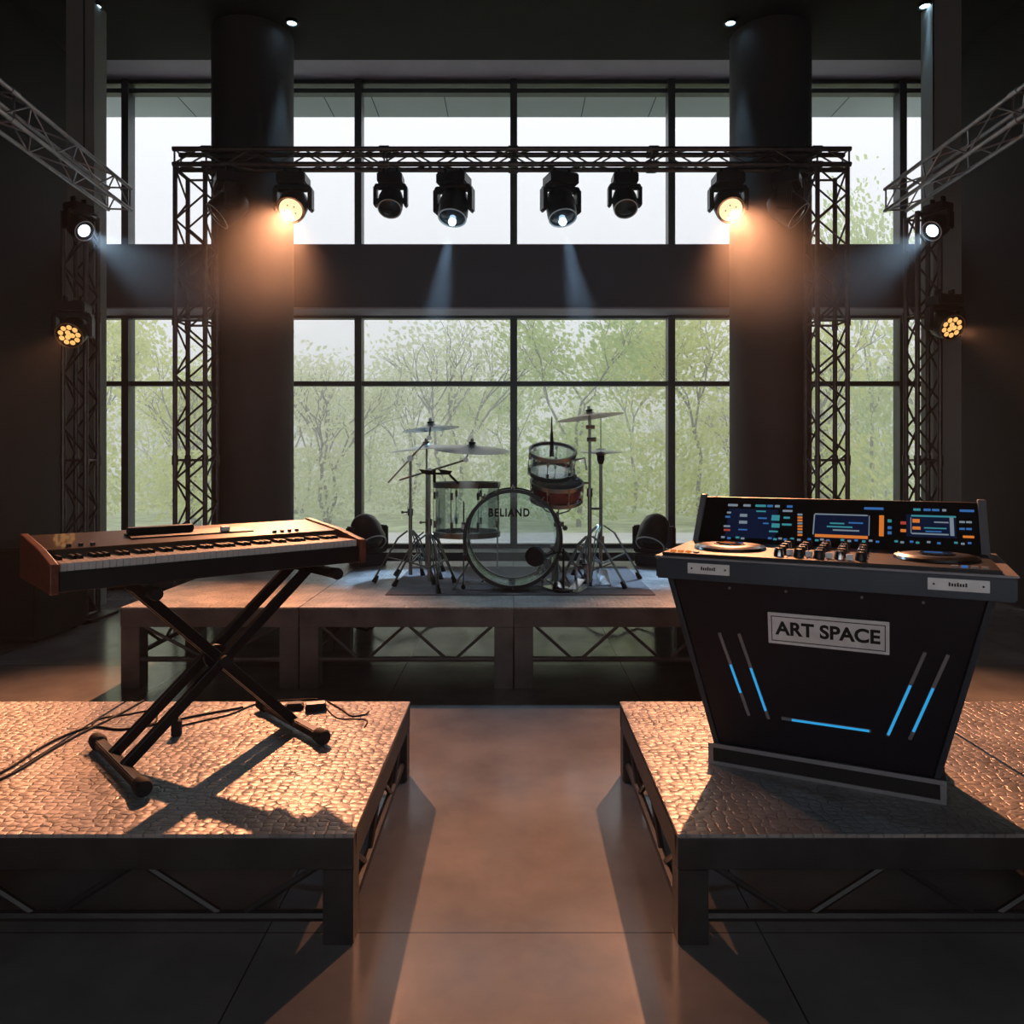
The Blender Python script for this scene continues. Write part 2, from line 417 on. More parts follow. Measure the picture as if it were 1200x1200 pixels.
places = ['beyond the window\'s far left end','behind the left lattice tower','just right of the left column','behind the left cymbals',
          'above the floor tom','behind the bass drum','behind the tall right cymbal','in the pane right of the cymbals','just left of the right column','behind the right lattice tower']
for row, (Y, n, sc) in enumerate(((18.5,8,.85),(22.5,9,.8),(28,10,.7),(35,11,.72))):
    for k in range(n):
        wdt = Y*.66*2
        spots.append((-wdt/2 + wdt*(k+.5)/n + random.uniform(-.5,.5)*row*.6, Y+random.uniform(-1.2,1.2), sc*random.uniform(.88,1.12), row))
rowname = ['nearest the pavement','in second rank','in third rank','at far back']
for i, (x, y, sc, row) in enumerate(spots):
    tr, lf, lm = protos[(i*3 + row) % 5]
    px = CX + F*x/y
    pl = places[max(0, min(9, int((px-100)/101)))]
    t = thing('spring_tree', f'{KW[lm]} tree {rowname[row]}, {pl}', 'tree', (x,y,0), random.uniform(0,6.28), 'trees outside the window')
    t.scale = (sc,sc,sc*random.uniform(.9,1.05))
    for nm, me in (('trunk',tr),('foliage',lf)):
        o = bpy.data.objects.new(nm, me); C.objects.link(o); o.parent = t
# the taller tree seen through the upper right window
t = thing('spring_tree', 'taller tree whose top shows in the upper window right of the right tower', 'tree', (9.6,20.5,0), 1.0, 'trees outside the window')
t.scale = (.75,.75,1.32)
for nm, me in (('trunk',protos[2][0]),('foliage',protos[2][1])):
    o = bpy.data.objects.new(nm, me); C.objects.link(o); o.parent = t

# ---------------------------------------------------------------- stage decks
def deck(name, x0, x1, y0, y1, h, label, group, rail=.105, leg=.1, low=.085, bays=(2,2), sides='FBLR', fm=None):
    fm = fm or M['frame']
    t = thing(name, label, 'stage deck', ((x0+x1)/2,(y0+y1)/2,0), 0, group)
    hx, hy = (x1-x0)/2-.003, (y1-y0)/2-.003
    MB().box(-hx, hx, -hy, hy, h-.012, h).build('deck_board', M['deck'], t)
    fr = MB(); a, b = h-.012-rail, h-.0125; w = .04
    fr.box(-hx, hx, -hy, -hy+w, a, b); fr.box(-hx, hx, hy-w, hy, a, b)
    fr.box(-hx, -hx+w, -hy+w, hy-w, a, b); fr.box(hx-w, hx, -hy+w, hy-w, a, b)
    fr.build('top_rail', fm, t, .003)
    for sx in (-1,1):
        for sy in (-1,1):
            cx, cy = sx*(hx-leg/2-.002), sy*(hy-leg/2-.002)
            MB().box(cx-leg/2, cx+leg/2, cy-leg/2, cy+leg/2, 0, a, None, .004).build('leg', fm, t)
    r = .019
    lz = low
    for s in sides:
        br = MB()
        if s in 'FB':
            y = (-hy+.03) if s == 'F' else (hy-.03)
            A, B, f = -hx+leg, hx-leg, (lambda u, z: (u, y, z)); nb = bays[0]
        else:
            x = (-hx+.03) if s == 'L' else (hx-.03)
            A, B, f = -hy+leg, hy-leg, (lambda u, z: (x, u, z)); nb = bays[1]
        br.tube([f(A-.01,lz), f(B+.01,lz)], r, 8)
        st = (B-A)/nb
        for k in range(nb):
            u = A+k*st
            br.tube([f(u+.02,a), f(u+st/2-.03,lz)], r*.62, 6); br.tube([f(u+st/2+.03,lz), f(u+st-.02,a)], r*.62, 6)
        br.build('side_brace', fm, t)
    return t
G1 = 'front stage deck modules'
deck('stage_deck', -1.962, -.522, 2.514, 3.892, .368, 'low stage deck module under the keyboard stand', G1)
deck('stage_deck', -3.41, -1.97, 2.514, 3.892, .368, 'low stage deck module at the left picture edge beside the keyboard deck', G1)
deck('stage_deck', .535, 1.975, 2.514, 3.892, .368, 'low stage deck module under the black DJ booth', G1)
deck('stage_deck', 1.983, 3.42, 2.514, 3.892, .368, 'low stage deck module at the right picture edge behind the DJ booth', G1)
G2 = 'rear drum riser modules'
XS = [-2.73,-1.49,0,1.49,2.73]; YS = [5.32,6.5,7.72]
cn_ = ['outer left','left of centre','right of centre','outer right']
for r_ in range(2):
    for k in range(4):
        deck('drum_riser', XS[k], XS[k+1], YS[r_], YS[r_+1], .566, f'riser deck module, {cn_[k]}, {"front" if r_==0 else "back"} row of the drum platform', G2,
             .125, .13 if r_ == 0 else .08, .2, (1 if k in (0,3) else 2, 1), 'FBLR' if r_ == 0 else 'BLR', M['riser'])

# ---------------------------------------------------------------- trusses
def truss(name, label, p0, p1, s, m, pitch=.3, rc=.024, rl=.0095, group=None, ends=True, upv=(0,0,1), joints=None):
    p0, p1 = Vector(p0), Vector(p1); L = (p1-p0).length; d = (p1-p0).normalized()
    up = Vector(upv); y = up.cross(d).normalized(); z = d.cross(y)
    t = thing(name, label, 'truss', p0, 0, group)
    R = Matrix((d, y, z)).transposed(); t.rotation_mode = 'QUATERNION'; t.rotation_quaternion = R.to_quaternion()
    h = s/2 - rc
    cor = [(-h,-h),(h,-h),(h,h),(-h,h)]
    for (a, b) in cor:
        mb = MB().tube([(0,a,b),(L,a,b)], rc, 10)
        for j in (joints or []): mb.tube([(j-.05,a,b),(j+.05,a,b)], rc*1.35, 10)
        mb.build('main_tube', m, t)
    lt = MB(); n = max(2, round(L/pitch)); st = L/n
    for q in range(4):
        (a, b), (c, e) = cor[q], cor[(q+1) % 4]
        for k in range(n):
            x0, x1 = k*st, (k+1)*st
            fl = (k + (q//2)) % 2
            pa, pb = ((x0,a,b),(x1,c,e)) if fl == 0 else ((x0,c,e),(x1,a,b))
            lt.tube([pa,pb], rl, 6, False)
        for x in [.02, L-.02] + [j for j in (joints or [])]:
            lt.tube([(x,a,b),(x,c,e)], rl*1.1, 6, False)
    lt.build('lattice', m, t)
    return t
GT = 'lattice tower trusses'
def tower(label, xc, yc, s, ztop, m=None, base=.5):
    t = truss('truss_tower', label, (xc,yc,.03), (xc,yc,ztop), s, m or M['truss'], .27, rl=.0115, upv=(0,-1,0), group=GT, joints=[1.55,3.0] if ztop > 3.5 else [1.5])
    b = MB().box(-.03, -.001, -base/2, base/2, -base/2, base/2, None, .004); b.build('base_plate', M['satin'], t)
    return t
tower('tall lattice tower at the left end of the goal-post truss', -3.36, 8.13, .36, 4.62, base=.46)
tower('tall lattice tower at the right end of the goal-post truss', 3.31, 8.13, .36, 4.62, base=.46)
tower('shorter outer lattice tower by the left wall carrying the slanting truss', -4.34, 7.7, .27, 4.04)
tower('shorter outer lattice tower by the right wall carrying the slanting truss', 4.1, 7.7, .27, 4.04)
hz = truss('overhead_truss', 'long horizontal lattice truss spanning between the two tall towers', (-3.545,8.06,4.735), (3.505,8.06,4.735), .21, M['truss'], .27, .0255, .009, joints=[.35,2.2,3.54,5.0,6.7])
GS = 'slanting side trusses'
tl = truss('side_truss', 'silver lattice truss running toward the viewer high on the left', (-3.90,7.6,4.165), (-3.44,1.2,4.165), .25, M['steeltruss'], .36, .019, .008, GS, joints=[2.0,4.0])
tr_ = truss('side_truss', 'silver lattice truss running toward the viewer high on the right', (3.78,7.6,4.155), (3.70,1.2,4.155), .25, M['steeltruss'], .36, .019, .008, GS, joints=[2.0,4.0])
for x, y, lb in ((-3.7,4.6,'left'),(3.74,4.6,'right'),(-3.86,6.9,'left'),(3.77,6.9,'right')):
    tag(MB().tube([(x,y,4.27),(x,y,ZC)], .006, 6).build('suspension_wire', M['satin']), f'steel wire holding up the {lb} slanting truss, {"middle" if y<6 else "by the tower"}', 'wire', 'truss suspension wires')

# ---------------------------------------------------------------- moving heads and lamps
def spot(parent, loc, dirv, col, power, size, blend=.4, rad=.05, name='spot_lamp'):
    l = bpy.data.lights.new(name, 'SPOT'); l.energy = power; l.color = col; l.spot_size = math.radians(size); l.spot_blend = blend; l.shadow_soft_size = rad
    o = bpy.data.objects.new(name, l); C.objects.link(o); o.parent = parent; o.location = loc
    o.rotation_mode = 'QUATERNION'; o.rotation_quaternion = Vector(dirv).to_track_quat('-Z','Y')
    return o
def moving_head(loc, aim, label, group, lens, sc=1.0, upright=False, led=False, standz=None, yaw=None):
    """base, yoke and tilting head; hangs below loc, or stands on loc when upright"""
    t = thing('moving_head_light', label, 'stage light', loc, 0, group)
    s = sc; k = 1 if upright else -1
    pivot = Vector((0,0,k*.27*s))
    d = (Vector(aim) - (Vector(loc)+pivot)).normalized() if aim is not None else Vector((0,-.3,-1)).normalized()
    yw = math.atan2(d.x, -d.y) if yaw is None else yaw
    Rz = Matrix.Rotation(yw, 4, 'Z')
    z0, z1 = sorted((0, k*.1*s))
    MB().box(-.13*s, .13*s, -.11*s, .11*s, z0, z1, Rz, .012*s).build('base', M['fixture'], t)
    if not upright:
        c = MB()
        for x in (-.07, .07):
            c.box((x-.012)*s, (x+.012)*s, -.03*s, .03*s, -.001, .06, Rz); 
        c.build('clamp', M['satin'], t)
    yk = MB()
    za, zb = sorted((k*.1*s, k*.145*s)); yk.box(-.165*s, .165*s, -.05*s, .05*s, za+.001, zb, Rz, .01*s)
    za, zb = sorted((k*.12*s, k*.33*s))
    for sx in (-1,1):
        a, b = sorted((sx*.138*s, sx*.178*s)); yk.box(a, b, -.055*s, .055*s, za, zb, Rz, .012*s)
    yk.build('yoke', M['fixture'], t)
    # head
    q = d
    hd = MB().lathe([(.0001,-.15*s),(.075*s,-.15*s),(.11*s,-.11*s),(.13*s,-.03*s),(.13*s,.09*s),(.122*s,.12*s),(.108*s,.125*s),(.108*s,.112*s),(.0001,.112*s)], pivot, q, 28)
    hd.build('head', M['fixture'], t)
    MB().ring(.119*s, .0055*s, pivot+q*.128*s, q, 36, .003*s).build('trim_ring', M['ring'] if lens != 'warm' else M['brass'], t)
    side = (Rz @ Vector((1,0,0)))
    MB().tube([pivot-side*.142*s, pivot+side*.142*s], .03*s, 12).build('pivot', M['satin'], t)
    if led:
        MB().cyl(.107*s, .113*s, .116*s, pivot, q, 24).build('lens_plate', M['black'], t)
        a = q.orthogonal().normalized(); b = q.cross(a)
        for (rr, n, ph) in ((0,1,0),(.062,6,.3)) if led == 7 else ((.026,3,0),(.076,9,.2)):
            for j in range(n):
                an = 2*PI*j/n+ph; c = pivot + (a*math.cos(an)+b*math.sin(an))*rr*s
                MB().lathe([(.0001,.125*s),(.018*s,.123*s),((.024 if led != 7 else .027)*s,.116*s)], c, q, 12).build('led_cell', M['warmcell'], t)
    else:
        r = .075*s if lens == 'coolwhite' else .104*s
        ln = MB().lathe([(.0001,.132*s),(r*.6,.128*s),(r,.114*s)], pivot, q, 28)
        mm = M[lens] if lens != 'blue' else M['lensdark']
        ln.build('lens', mm, t)
        if lens == 'blue': MB().ball(.034*s, pivot+q*.125*s+Vector((0,0,-.035*s)), 14).build('lit_lens', M['blue'], t)
        if lens == 'warm':
            a = q.orthogonal().normalized(); b = q.cross(a)
            for j in range(5):
                an = 2*PI*j/5+.4; c = pivot + (a*math.cos(an)+b*math.sin(an))*.05*s
                MB().lathe([(.0001,.133*s),(.007*s,.132*s)], c, q, 8).build('led_dot', M['wood'], t)
    return t, pivot, d
GH = 'moving head lights hung from the long truss'
HY, HZ = 8.06, 4.57
WARM, BLUE = (1,.4,.19), (.42,.68,1)
def hang(px, aim, label, lens, sc=1.0, z=HZ, **kw): return moving_head(((px-CX)*HY/F, HY, z), aim, label, GH, lens, sc, **kw)
t, p, d = hang(344, (-2.3,3.3,.3), 'lit amber moving head hanging in front of the left column edge', 'warm', 1.15)
spot(t, p+d*.16, d, WARM, 2300, 60, .7)
t, p, d = hang(853, (2.3,3.3,.3), 'lit amber moving head hanging in front of the right column edge', 'warm', 1.15)
spot(t, p+d*.16, d, WARM, 2300, 60, .7)
hang(458, (-1.3,5.2,.0), 'small unlit moving head between the left amber lamp and a blue-lit one', 'lensdark', 1.0)
hang(732, (1.25,5.2,.0), 'small unlit moving head between the right amber lamp and a blue-lit one', 'lensdark', 1.0)
t, p, d = hang(532, (-1.0,6.6,.5), 'blue-lit moving head just left of the window centre mullion', 'blue', 1.2)
spot(t, p+d*.16, d, BLUE, 3000, 19, .6)
t, p, d = hang(657, (1.0,6.6,.5), 'blue-lit moving head just right of the window centre mullion', 'blue', 1.2)
spot(t, p+d*.16, d, BLUE, 3000, 19, .6)
hang(268, (-6,6.5,1.0), 'dark unlit moving head in front of the left column beside the tower', 'lensdark', 1.25)
hang(922, (6,6.5,1.0), 'dark unlit moving head in front of the right column beside the tower', 'lensdark', 1.25)
GO = 'lamps on the outer towers'
def outer(px, py, Y, aim, label, lens, sc, led, col, power, size=40):
    q = W(px, py, Y)
    t, p, d = moving_head((q.x, Y, q.z+.27*sc), aim, label, GO, lens, sc, led=led)
    # hook clamp arm back to the tower
    MB().box(-.03, .03, .02, .3, -.02*sc, .03*sc).build('bracket', M['satin'], t)
    if power: spot(t, p+d*.16, d, col, power, size, .7)
    return t
outer(92, 266, 7.35, (0,5.5,1.2), 'cool white lamp high on the left outer tower', 'coolwhite', .8, False, (.5,.75,1), 320)
outer(1099, 266, 7.35, (0,5.5,1.2), 'cool white lamp high on the right outer tower', 'coolwhite', .8, False, (.5,.75,1), 320)
outer(86, 388, 7.35, (-3.4,3.0,.4), 'amber LED wash lamp halfway up the left outer tower', 'warm', 1.0, 12, WARM, 700)
outer(1107, 380, 7.35, (4.6,3.0,.9), 'amber LED wash lamp halfway up the right outer tower', 'warm', 1.0, 12, WARM, 700)
GR = 'moving heads standing on the drum platform'
moving_head((-1.42,7.45,.566), (-.95,6.9,.1), 'black moving head on the platform behind the right end of the keyboard', GR, 'lensdark', 1.15, True)
moving_head((1.36,7.45,.566), (1.0,6.9,.1), 'black moving head on the platform between drum kit and DJ booth', GR, 'lensdark', 1.15, True)
# ceiling downlights
GD = 'ceiling downlights washing the columns'
for (px, py, lb, pw) in ((342,28,'at the top of the left column',110),(856,28,'at the top of the right column',110),(112,8,'beside the left pillar',25),(1084,8,'beside the right pillar',25)):
    Y = (ZC-.03-CAMZ)*F/(CY-py); x = (px-CX)*Y/F
    t = thing('ceiling_downlight', f'small cold white ceiling downlight {lb}', 'downlight', (x,Y,ZC), 0, GD)
    MB().lathe([(.0001,0),(.075,0),(.075,-.03),(.055,-.03),(.05,-.012),(.0001,-.012)], n=24).build('housing', M['fixture'], t)
    MB().cyl(.05, -.02, -.014).build('lens', M['blue'], t)
    spot(t, (0,0,-.035), (0,.03,-1), (.45,.75,1), pw, 26, .6, .04)

# ---------------------------------------------------------------- black cabinet at the left wall
t = thing('bass_speaker', 'large black speaker cabinet standing by the left wall under the outer tower', 'speaker', (-4.62,6.97,0))
MB().box(-.54, .54, -.37, .37, .03, .82, None, .012).build('cabinet', M['black'], t)
MB().box(-.5, .5, -.382, -.371, .07, .78).build('grille', M['rubber'], t)
ft = [MB().cyl(.03, 0, .03, (x,y,0)).build('foot', M['rubber'], t) for x in (-.45,.45) for y in (-.3,.3)]

# ---------------------------------------------------------------- drum kit
DZ = .566
mt = tag(MB().box(-.97, 1.07, 5.79, 7.3, DZ, DZ+.006).build('drum_mat', M['mat']), 'flat grey mat under the drum kit', 'mat')
DG = DZ+.006
def hoop(mb_parent, R, c, axis, w=.022, m='dkchrome'):
    MB().lathe([(R,-w),(R+.012,-w),(R+.014,w),(R,w)], c, axis, 48, True).build('hoop', M[m], mb_parent)
def drum_parts(t, c, axis, R, H, shell, lugs, hoopm='dkchrome', hw=.016):
    c = Vector(c); ax = Vector(axis).normalized()
    MB().lathe([(R-.005,-H/2),(R,-H/2),(R,H/2),(R-.005,H/2)], c, ax, 56, True).build('shell', M[shell], t)
    for s in (-1,1):
        MB().lathe([(.0001,.001),(R+.002,0),(R+.002,-.004)], c+ax*s*(H/2+.004), ax*s, 48).build('drum_head', M['head'], t)
        hoop(t, R+.004, c+ax*s*(H/2), ax, hw, hoopm)
    a = ax.orthogonal().normalized(); b = ax.cross(a)
    for j in range(lugs):
        an = 2*PI*(j+.5)/lugs; o = (a*math.cos(an)+b*math.sin(an))
        g = MB().tube([c+o*(R+.022)-ax*(H/2+.012), c+o*(R+.022)+ax*(H/2+.012)], .0035, 6)
        for s in (-1,1): g.tube([c+o*(R+.012)+ax*s*(H*.22), c+o*(R+.012)+ax*s*(H*.36)], .012, 8)
        g.build('lug', M['dkchrome'], t)
# bass drum
BC = Vector((-.007, 6.22, DG+.395)); BR = .375
t = thing('bass_drum', 'large clear bass drum facing the room in the middle of the kit', 'drum', (BC.x, BC.y, DG))
lc = BC - Vector((BC.x,BC.y,DG))
MB().lathe([(BR-.006,-.2),(BR,-.2),(BR,.2),(BR-.006,.2)], lc, (0,1,0), 64, True).build('shell', M['acrylic'], t)
for s in (-1,1):
    MB().cyl(BR+.001, -.0015, .0015, lc+Vector((0,s*.206,0)), (0,1,0), 64).build('drum_head', M['head'], t)
    MB().lathe([(BR-.012,-.02),(BR+.016,-.02),(BR+.016,.02),(BR-.012,.02)], lc+Vector((0,s*.206,0)), (0,1,0), 64, True).build('hoop', M['satin'], t)
MB().lathe([(BR-.05,-.001),(BR-.013,-.001),(BR-.013,.001),(BR-.05,.001)], lc+Vector((0,-.213,0)), (0,1,0), 64, True).build('head_collar', M['acrylic'], t)
for j in range(10):
    an = 2*PI*(j+.5)/10; o = Vector((math.cos(an),0,math.sin(an)))
    g = MB().tube([lc+o*(BR+.028)-Vector((0,.225,0)), lc+o*(BR+.028)+Vector((0,.225,0))], .004, 6)
    for s in (-1,1): g.tube([lc+o*(BR+.015)+Vector((0,s*.07,0)), lc+o*(BR+.015)+Vector((0,s*.13,0))], .013, 8); g.tube([lc+o*(BR+.006)+Vector((0,s*.229,0)), lc+o*(BR+.038)+Vector((0,s*.229,0))], .008, 6)
    g.build('lug', M['dkchrome'], t)
for s in (-1,1):
    MB().tube([lc+Vector((s*.33,-.1,-.16)), lc+Vector((s*.47,-.2,-.393))], .009, 8).build('spur', M['dkchrome'], t)
text('lettering', 'BELIAND', .088, M['rubber'], t, Matrix.Translation(lc+Vector((-.03,-.2155,.205))) @ Matrix.Rotation(PI/2,4,'X'), .002, .0028, .8)
# black round pad in front of the bass drum head
mc = W(627,652,5.9)
t = thing('kick_microphone', 'round black microphone head on a short arm before the bass drum', 'microphone', (mc.x+.22, 5.93, DG))
MB().lathe([(.0001,-.03),(.06,-.028),(.077,-.01),(.077,.01),(.06,.028),(.0001,.03)], (mc.x-(mc.x+.22),-.03,mc.z-DG), (0,1,0), 28).build('head', M['rubber'], t)
MB().tube([(-.15,-.03,mc.z-DG), (-.03,-.01,mc.z-DG+.035), (0,0,mc.z-DG+.03)], .007, 8).build('arm', M['satin'], t)
MB().tube([(0,0,.015),(0,0,mc.z-DG+.06)], .009, 8).build('pole', M['satin'], t)
MB().cyl(.075, 0, .018).build('base', M['satin'], t)

def tripod(t, ph0, r, zt, zj, m='dkchrome', rad=.008, feet=3):
    """three double-strut legs hinged on the pole, each with a rubber foot"""
    for k in range(feet):
        a = ph0 + 2*PI*k/feet; o = Vector((math.cos(a), math.sin(a), 0)); sd = Vector((-o.y, o.x, 0))*.012
        g = MB()
        for s in (-1,1):
            g.tube([o*.025+Vector((0,0,zt))+sd*s, o*(r*.35)+Vector((0,0,zt*.86))+sd*s, o*r+Vector((0,0,.03))+sd*s*.6], rad*.8, 6)
            g.tube([o*.02+Vector((0,0,zj))+sd*s, o*(r*.62)+Vector((0,0,zt*.48))+sd*s], rad*.65, 6)
        lg = g.build('leg', M[m], t)
        MB().tube([o*(r-.025)+Vector((0,0,.055)), o*(r+.005)+Vector((0,0,.0))], [.016,.022], 10).build('rubber_foot', M['rubber'], lg)
def cym(loc, R, tilt, az, m, label, group='cymbals of the drum kit'):
    o = thing('cymbal', label, 'cymbal', loc, 0, group)
    ax = Vector((math.sin(tilt)*math.cos(az), math.sin(tilt)*math.sin(az), math.cos(tilt)))
    MB().lathe([(.006,.03),(.028,.027),(.042,.012),(.06,.008),(R*.5,-.004),(R,-.022),(R,-.0235),(R*.5,-.006),(.06,.0055),(.042,.009),(.028,.024),(.006,.027)], (0,0,0), ax, 56).build('bow', M[m], o)
    MB().cyl(.028, .03, .042, (0,0,0), ax, 16).build('felt_washer', M['rubber'], o)
    MB().cyl(.013, .042, .07, (0,0,0), ax, 12).build('wing_nut', M['dkchrome'], o)
    return ax
CA, CB_, CC = W(505,500,6.35), W(500,523,6.75), W(553,524,6.2)
cym(CA, .235, .10, 2.8, 'cymbal', 'small cymbal topmost at the left of the kit')
cym(CB_, .34, .10, 3.3, 'cymbal', 'wide cymbal directly below the small topmost one')
cym(CC, .31, .13, -1.2, 'cymbal', 'wide pale cymbal over the clear floor tom')
def boom_stand(base, poletop, boom_end, cymp, label, ph, r=.3, tail=.2):
    b = Vector(base); t = thing('cymbal_stand', label, 'cymbal stand', b, 0, 'boom cymbal stands')
    pt = Vector(poletop)-b; be = Vector(boom_end)-b; cp = Vector(cymp)-b
    p = MB().tube([(0,0,.05),(0,0,pt.z*.55)], .0155, 12); p.tube([(0,0,pt.z*.5),(0,0,pt.z)], .0115, 12)
    p.build('pole', M['dkchrome'], t)
    c = MB().tube([(0,0,pt.z*.53),(0,0,pt.z*.59)], .024, 10).tube([(0,0,pt.z*.56),(-.06,-.02,pt.z*.56)], .007, 6).ball(.012,(-.065,-.02,pt.z*.56),8)
    c.build('height_clamp', M['dkchrome'], t)
    d = (be-pt).normalized()
    MB().tube([pt-d*tail, be], .0075, 8).build('boom_arm', M['dkchrome'], t)
    MB().tube([pt-Vector((0,.03,0)), pt+Vector((0,.03,0))], .025, 12).build('tilter', M['dkchrome'], t)
    MB().tube([be-Vector((0,.02,0)), be+Vector((0,.02,0))], .02, 12).build('rod_clamp', M['dkchrome'], t)
    MB().tube([be, cp+Vector((0,0,.05))], .006, 8).build('cymbal_rod', M['dkchrome'], t)
    tripod(t, ph, r, .42, .16)
    return t
base = lambda px, Y: Vector(((px-CX)*Y/F, Y, DG))
b1 = base(481,6.45); b2 = base(503,6.12)
boom_stand(b1, (b1.x,b1.y,W(481,537,6.45).z), W(503,513,6.35), CA, 'boom stand with a single pole at the far left of the kit', PI+.3, .3, .32)
boom_stand(b2, (b2.x,b2.y,W(503,552,6.12).z), W(546,539,6.2), CC, 'boom stand beside the floor tom, right of the leftmost stand', PI*1.5+.35, .29, .25)
# third, plain stand for the wide cymbal below
b3 = base(500,6.75)
t = thing('cymbal_stand', 'straight cymbal stand behind the two left boom stands', 'cymbal stand', b3, 0, 'boom cymbal stands')
MB().tube([(0,0,.05),(0,0,CB_.z-DG+.05)], [.014,.008], 10).build('pole', M['dkchrome'], t); tripod(t, 1.1, .27, .38, .15)
# small multi-clamp with two percussion blocks on the second boom stand
q = W(512,555,6.05)
t = thing('percussion_clamp', 'dark clamp with two small wedge blocks below the left cymbals', 'percussion mount', q, 0)
MB().tube([(-.09,0,.0),(.08,0,.0)], .009, 8).tube([(-.02,0,-.07),(-.02,0,.03)], .012, 8).build('clamp_bar', M['satin'], t)
for x in (-.1,.05): MB().hexa([(x-.01,-.02,.0),(x+.05,-.02,-.01),(x+.05,.02,-.01),(x-.01,.02,0)], [(x-.04,-.03,.035),(x+.07,-.03,.02),(x+.07,.03,.02),(x-.04,.03,.035)]).build('block', M['rubber'], t)
MB().tube([(.1,0,-.01),(.17,0,-.08)], .01, 8).build('drop_arm', M['satin'], t)
# floor tom
FT = Vector(((547-CX)*6.35/F, 6.35, 0)); ft_top = W(547,568,6.35).z; ft_bot = W(547,625,6.35).z
t = thing('floor_tom', 'clear acrylic floor tom on three legs left of the bass drum', 'drum', (FT.x,FT.y,DG))
drum_parts(t, (0,0,(ft_top+ft_bot)/2-DG), (0,0,1), .262, ft_top-ft_bot, 'acrylic', 8, hw=.022)
for k in range(3):
    a = k*2*PI/3+.5; x, y = math.cos(a)*.285, math.sin(a)*.285
    g = MB().tube([(x,y,ft_top-DG-.12),(x,y,.1),(x*1.12,y*1.12,.02)], .006, 8).box(x-.018,x+.018,y-.018,y+.018,ft_bot-DG+.06,ft_bot-DG+.12).build('leg', M['dkchrome'], t)
    MB().ball(.018,(x*1.13,y*1.13,.018),10).build('rubber_foot', M['rubber'], g)
# rack tom above and snare below at right
RT = W(647,541,6.25)
t = thing('rack_tom', 'small clear rack tom tilted above the red snare drum', 'drum', (RT.x,RT.y,RT.z-.09))
drum_parts(t, (0,0,.09), (0.05,-.42,1), .178, .17, 'acrylic', 6)
MB().tube([(0,.05,.13),(0,.06,.33)], [.02,.012], 10).tube([(0,.06,.3),(0,.06,.46)], [.01,.004], 8).build('mount_post', M['satin'], t)
MB().tube([(.17,0,.1),(.27,.05,.12),(.285,.05,.02)], .009, 8).build('mount_arm', M['dkchrome'], t)
SN = W(652,575,6.2)
t = thing('snare_drum', 'red-brown shelled snare drum in a basket stand right of the bass drum', 'drum', (SN.x,SN.y,SN.z-.06))
drum_parts(t, (0,0,.06), (.04,-.3,1), .2, .13, 'red', 8)
t = thing('snare_stand', 'basket stand with tripod legs holding the red snare drum', 'snare stand', (SN.x+.01,SN.y,DG))
hz_ = SN.z-DG-.17
MB().tube([(0,0,.06),(0,0,hz_)], .012, 10).build('pole', M['dkchrome'], t)
for k in range(3):
    a = k*2*PI/3+.52; MB().tube([(0,0,hz_-.02),(math.cos(a)*.1,math.sin(a)*.1,hz_+.0),(math.cos(a)*.19,math.sin(a)*.19,hz_+.075)], .006, 8).build('basket_arm', M['dkchrome'], t)
MB().tube([(-.03,0,hz_-.1),(.05,0,hz_-.1)], .02, 8).ball(.022,(.06,0,hz_-.13),8).build('tilter', M['dkchrome'], t)
tripod(t, .4, .25, .3, .12)
# crash cymbal on straight stand
CR = W(691,486,6.2)
cym(CR, .275, .13, PI*.93, 'brass', 'tan bronze cymbal topmost at the right of the kit')
b = base(691,6.2)
t = thing('cymbal_stand', 'tall straight stand under the tan bronze cymbal', 'cymbal stand', b, 0, 'boom cymbal stands')
H = CR.z-DG
MB().tube([(0,0,.04),(0,0,H*.55)], .0165, 12).tube([(0,0,H*.5),(0,0,H-.02)], .0115, 12).tube([(0,0,H-.03),(0,0,H+.06)], .006, 8).build('pole', M['dkchrome'], t)
MB().tube([(0,0,H*.52),(0,0,H*.57)], .024, 10).tube([(-.03,0,H-.1),(.04,0,H-.1)], .016, 8).tube([(-.02,0,H-.2),(.05,-.02,H-.2)], .018, 8).build('height_clamp', M['dkchrome'], t)
MB().tube([(0,0,H*.45),(.09,0,H*.45)], .01, 8).tube([(-.12,.0,H*.6),(0,0,H*.6)], .009, 8).ball(.02,(-.12,0,H*.64),8).build('accessory_arm', M['dkchrome'], t)
tripod(t, -.5, .3, .4, .12)
# hi-hat
b = base(704,6.5); hh = W(703,530,6.5).z-DG
t = thing('hi_hat_stand', 'hi-hat stand with pedal behind the tall right stand', 'hi-hat stand', b, 0)
MB().tube([(0,0,.05),(0,0,hh-.05)], .0145, 12).build('pole', M['dkchrome'], t)
MB().tube([(0,0,hh-.06),(0,0,W(703,490,6.5).z-DG)], .004, 6).build('pull_rod', M['chrome'], t)
MB().lathe([(.0001,-.1),(.02,-.1),(.032,-.06),(.032,-.02),(.0001,-.015)], (0,0,hh), n=16).build('cup', M['rubber'], t)
MB().tube([(0,0,.3),(0,0,.37)], .03, 10).build('height_clamp', M['dkchrome'], t)
MB().hexa([(-.045,-.33,.0),(.045,-.33,.0),(.045,-.06,.0),(-.045,-.06,0)], [(-.045,-.33,.012),(.045,-.33,.012),(.045,-.06,.1),(-.045,-.06,.1)]).build('pedal', M['chrome'], t)
tripod(t, .15, .34, .46, .14)
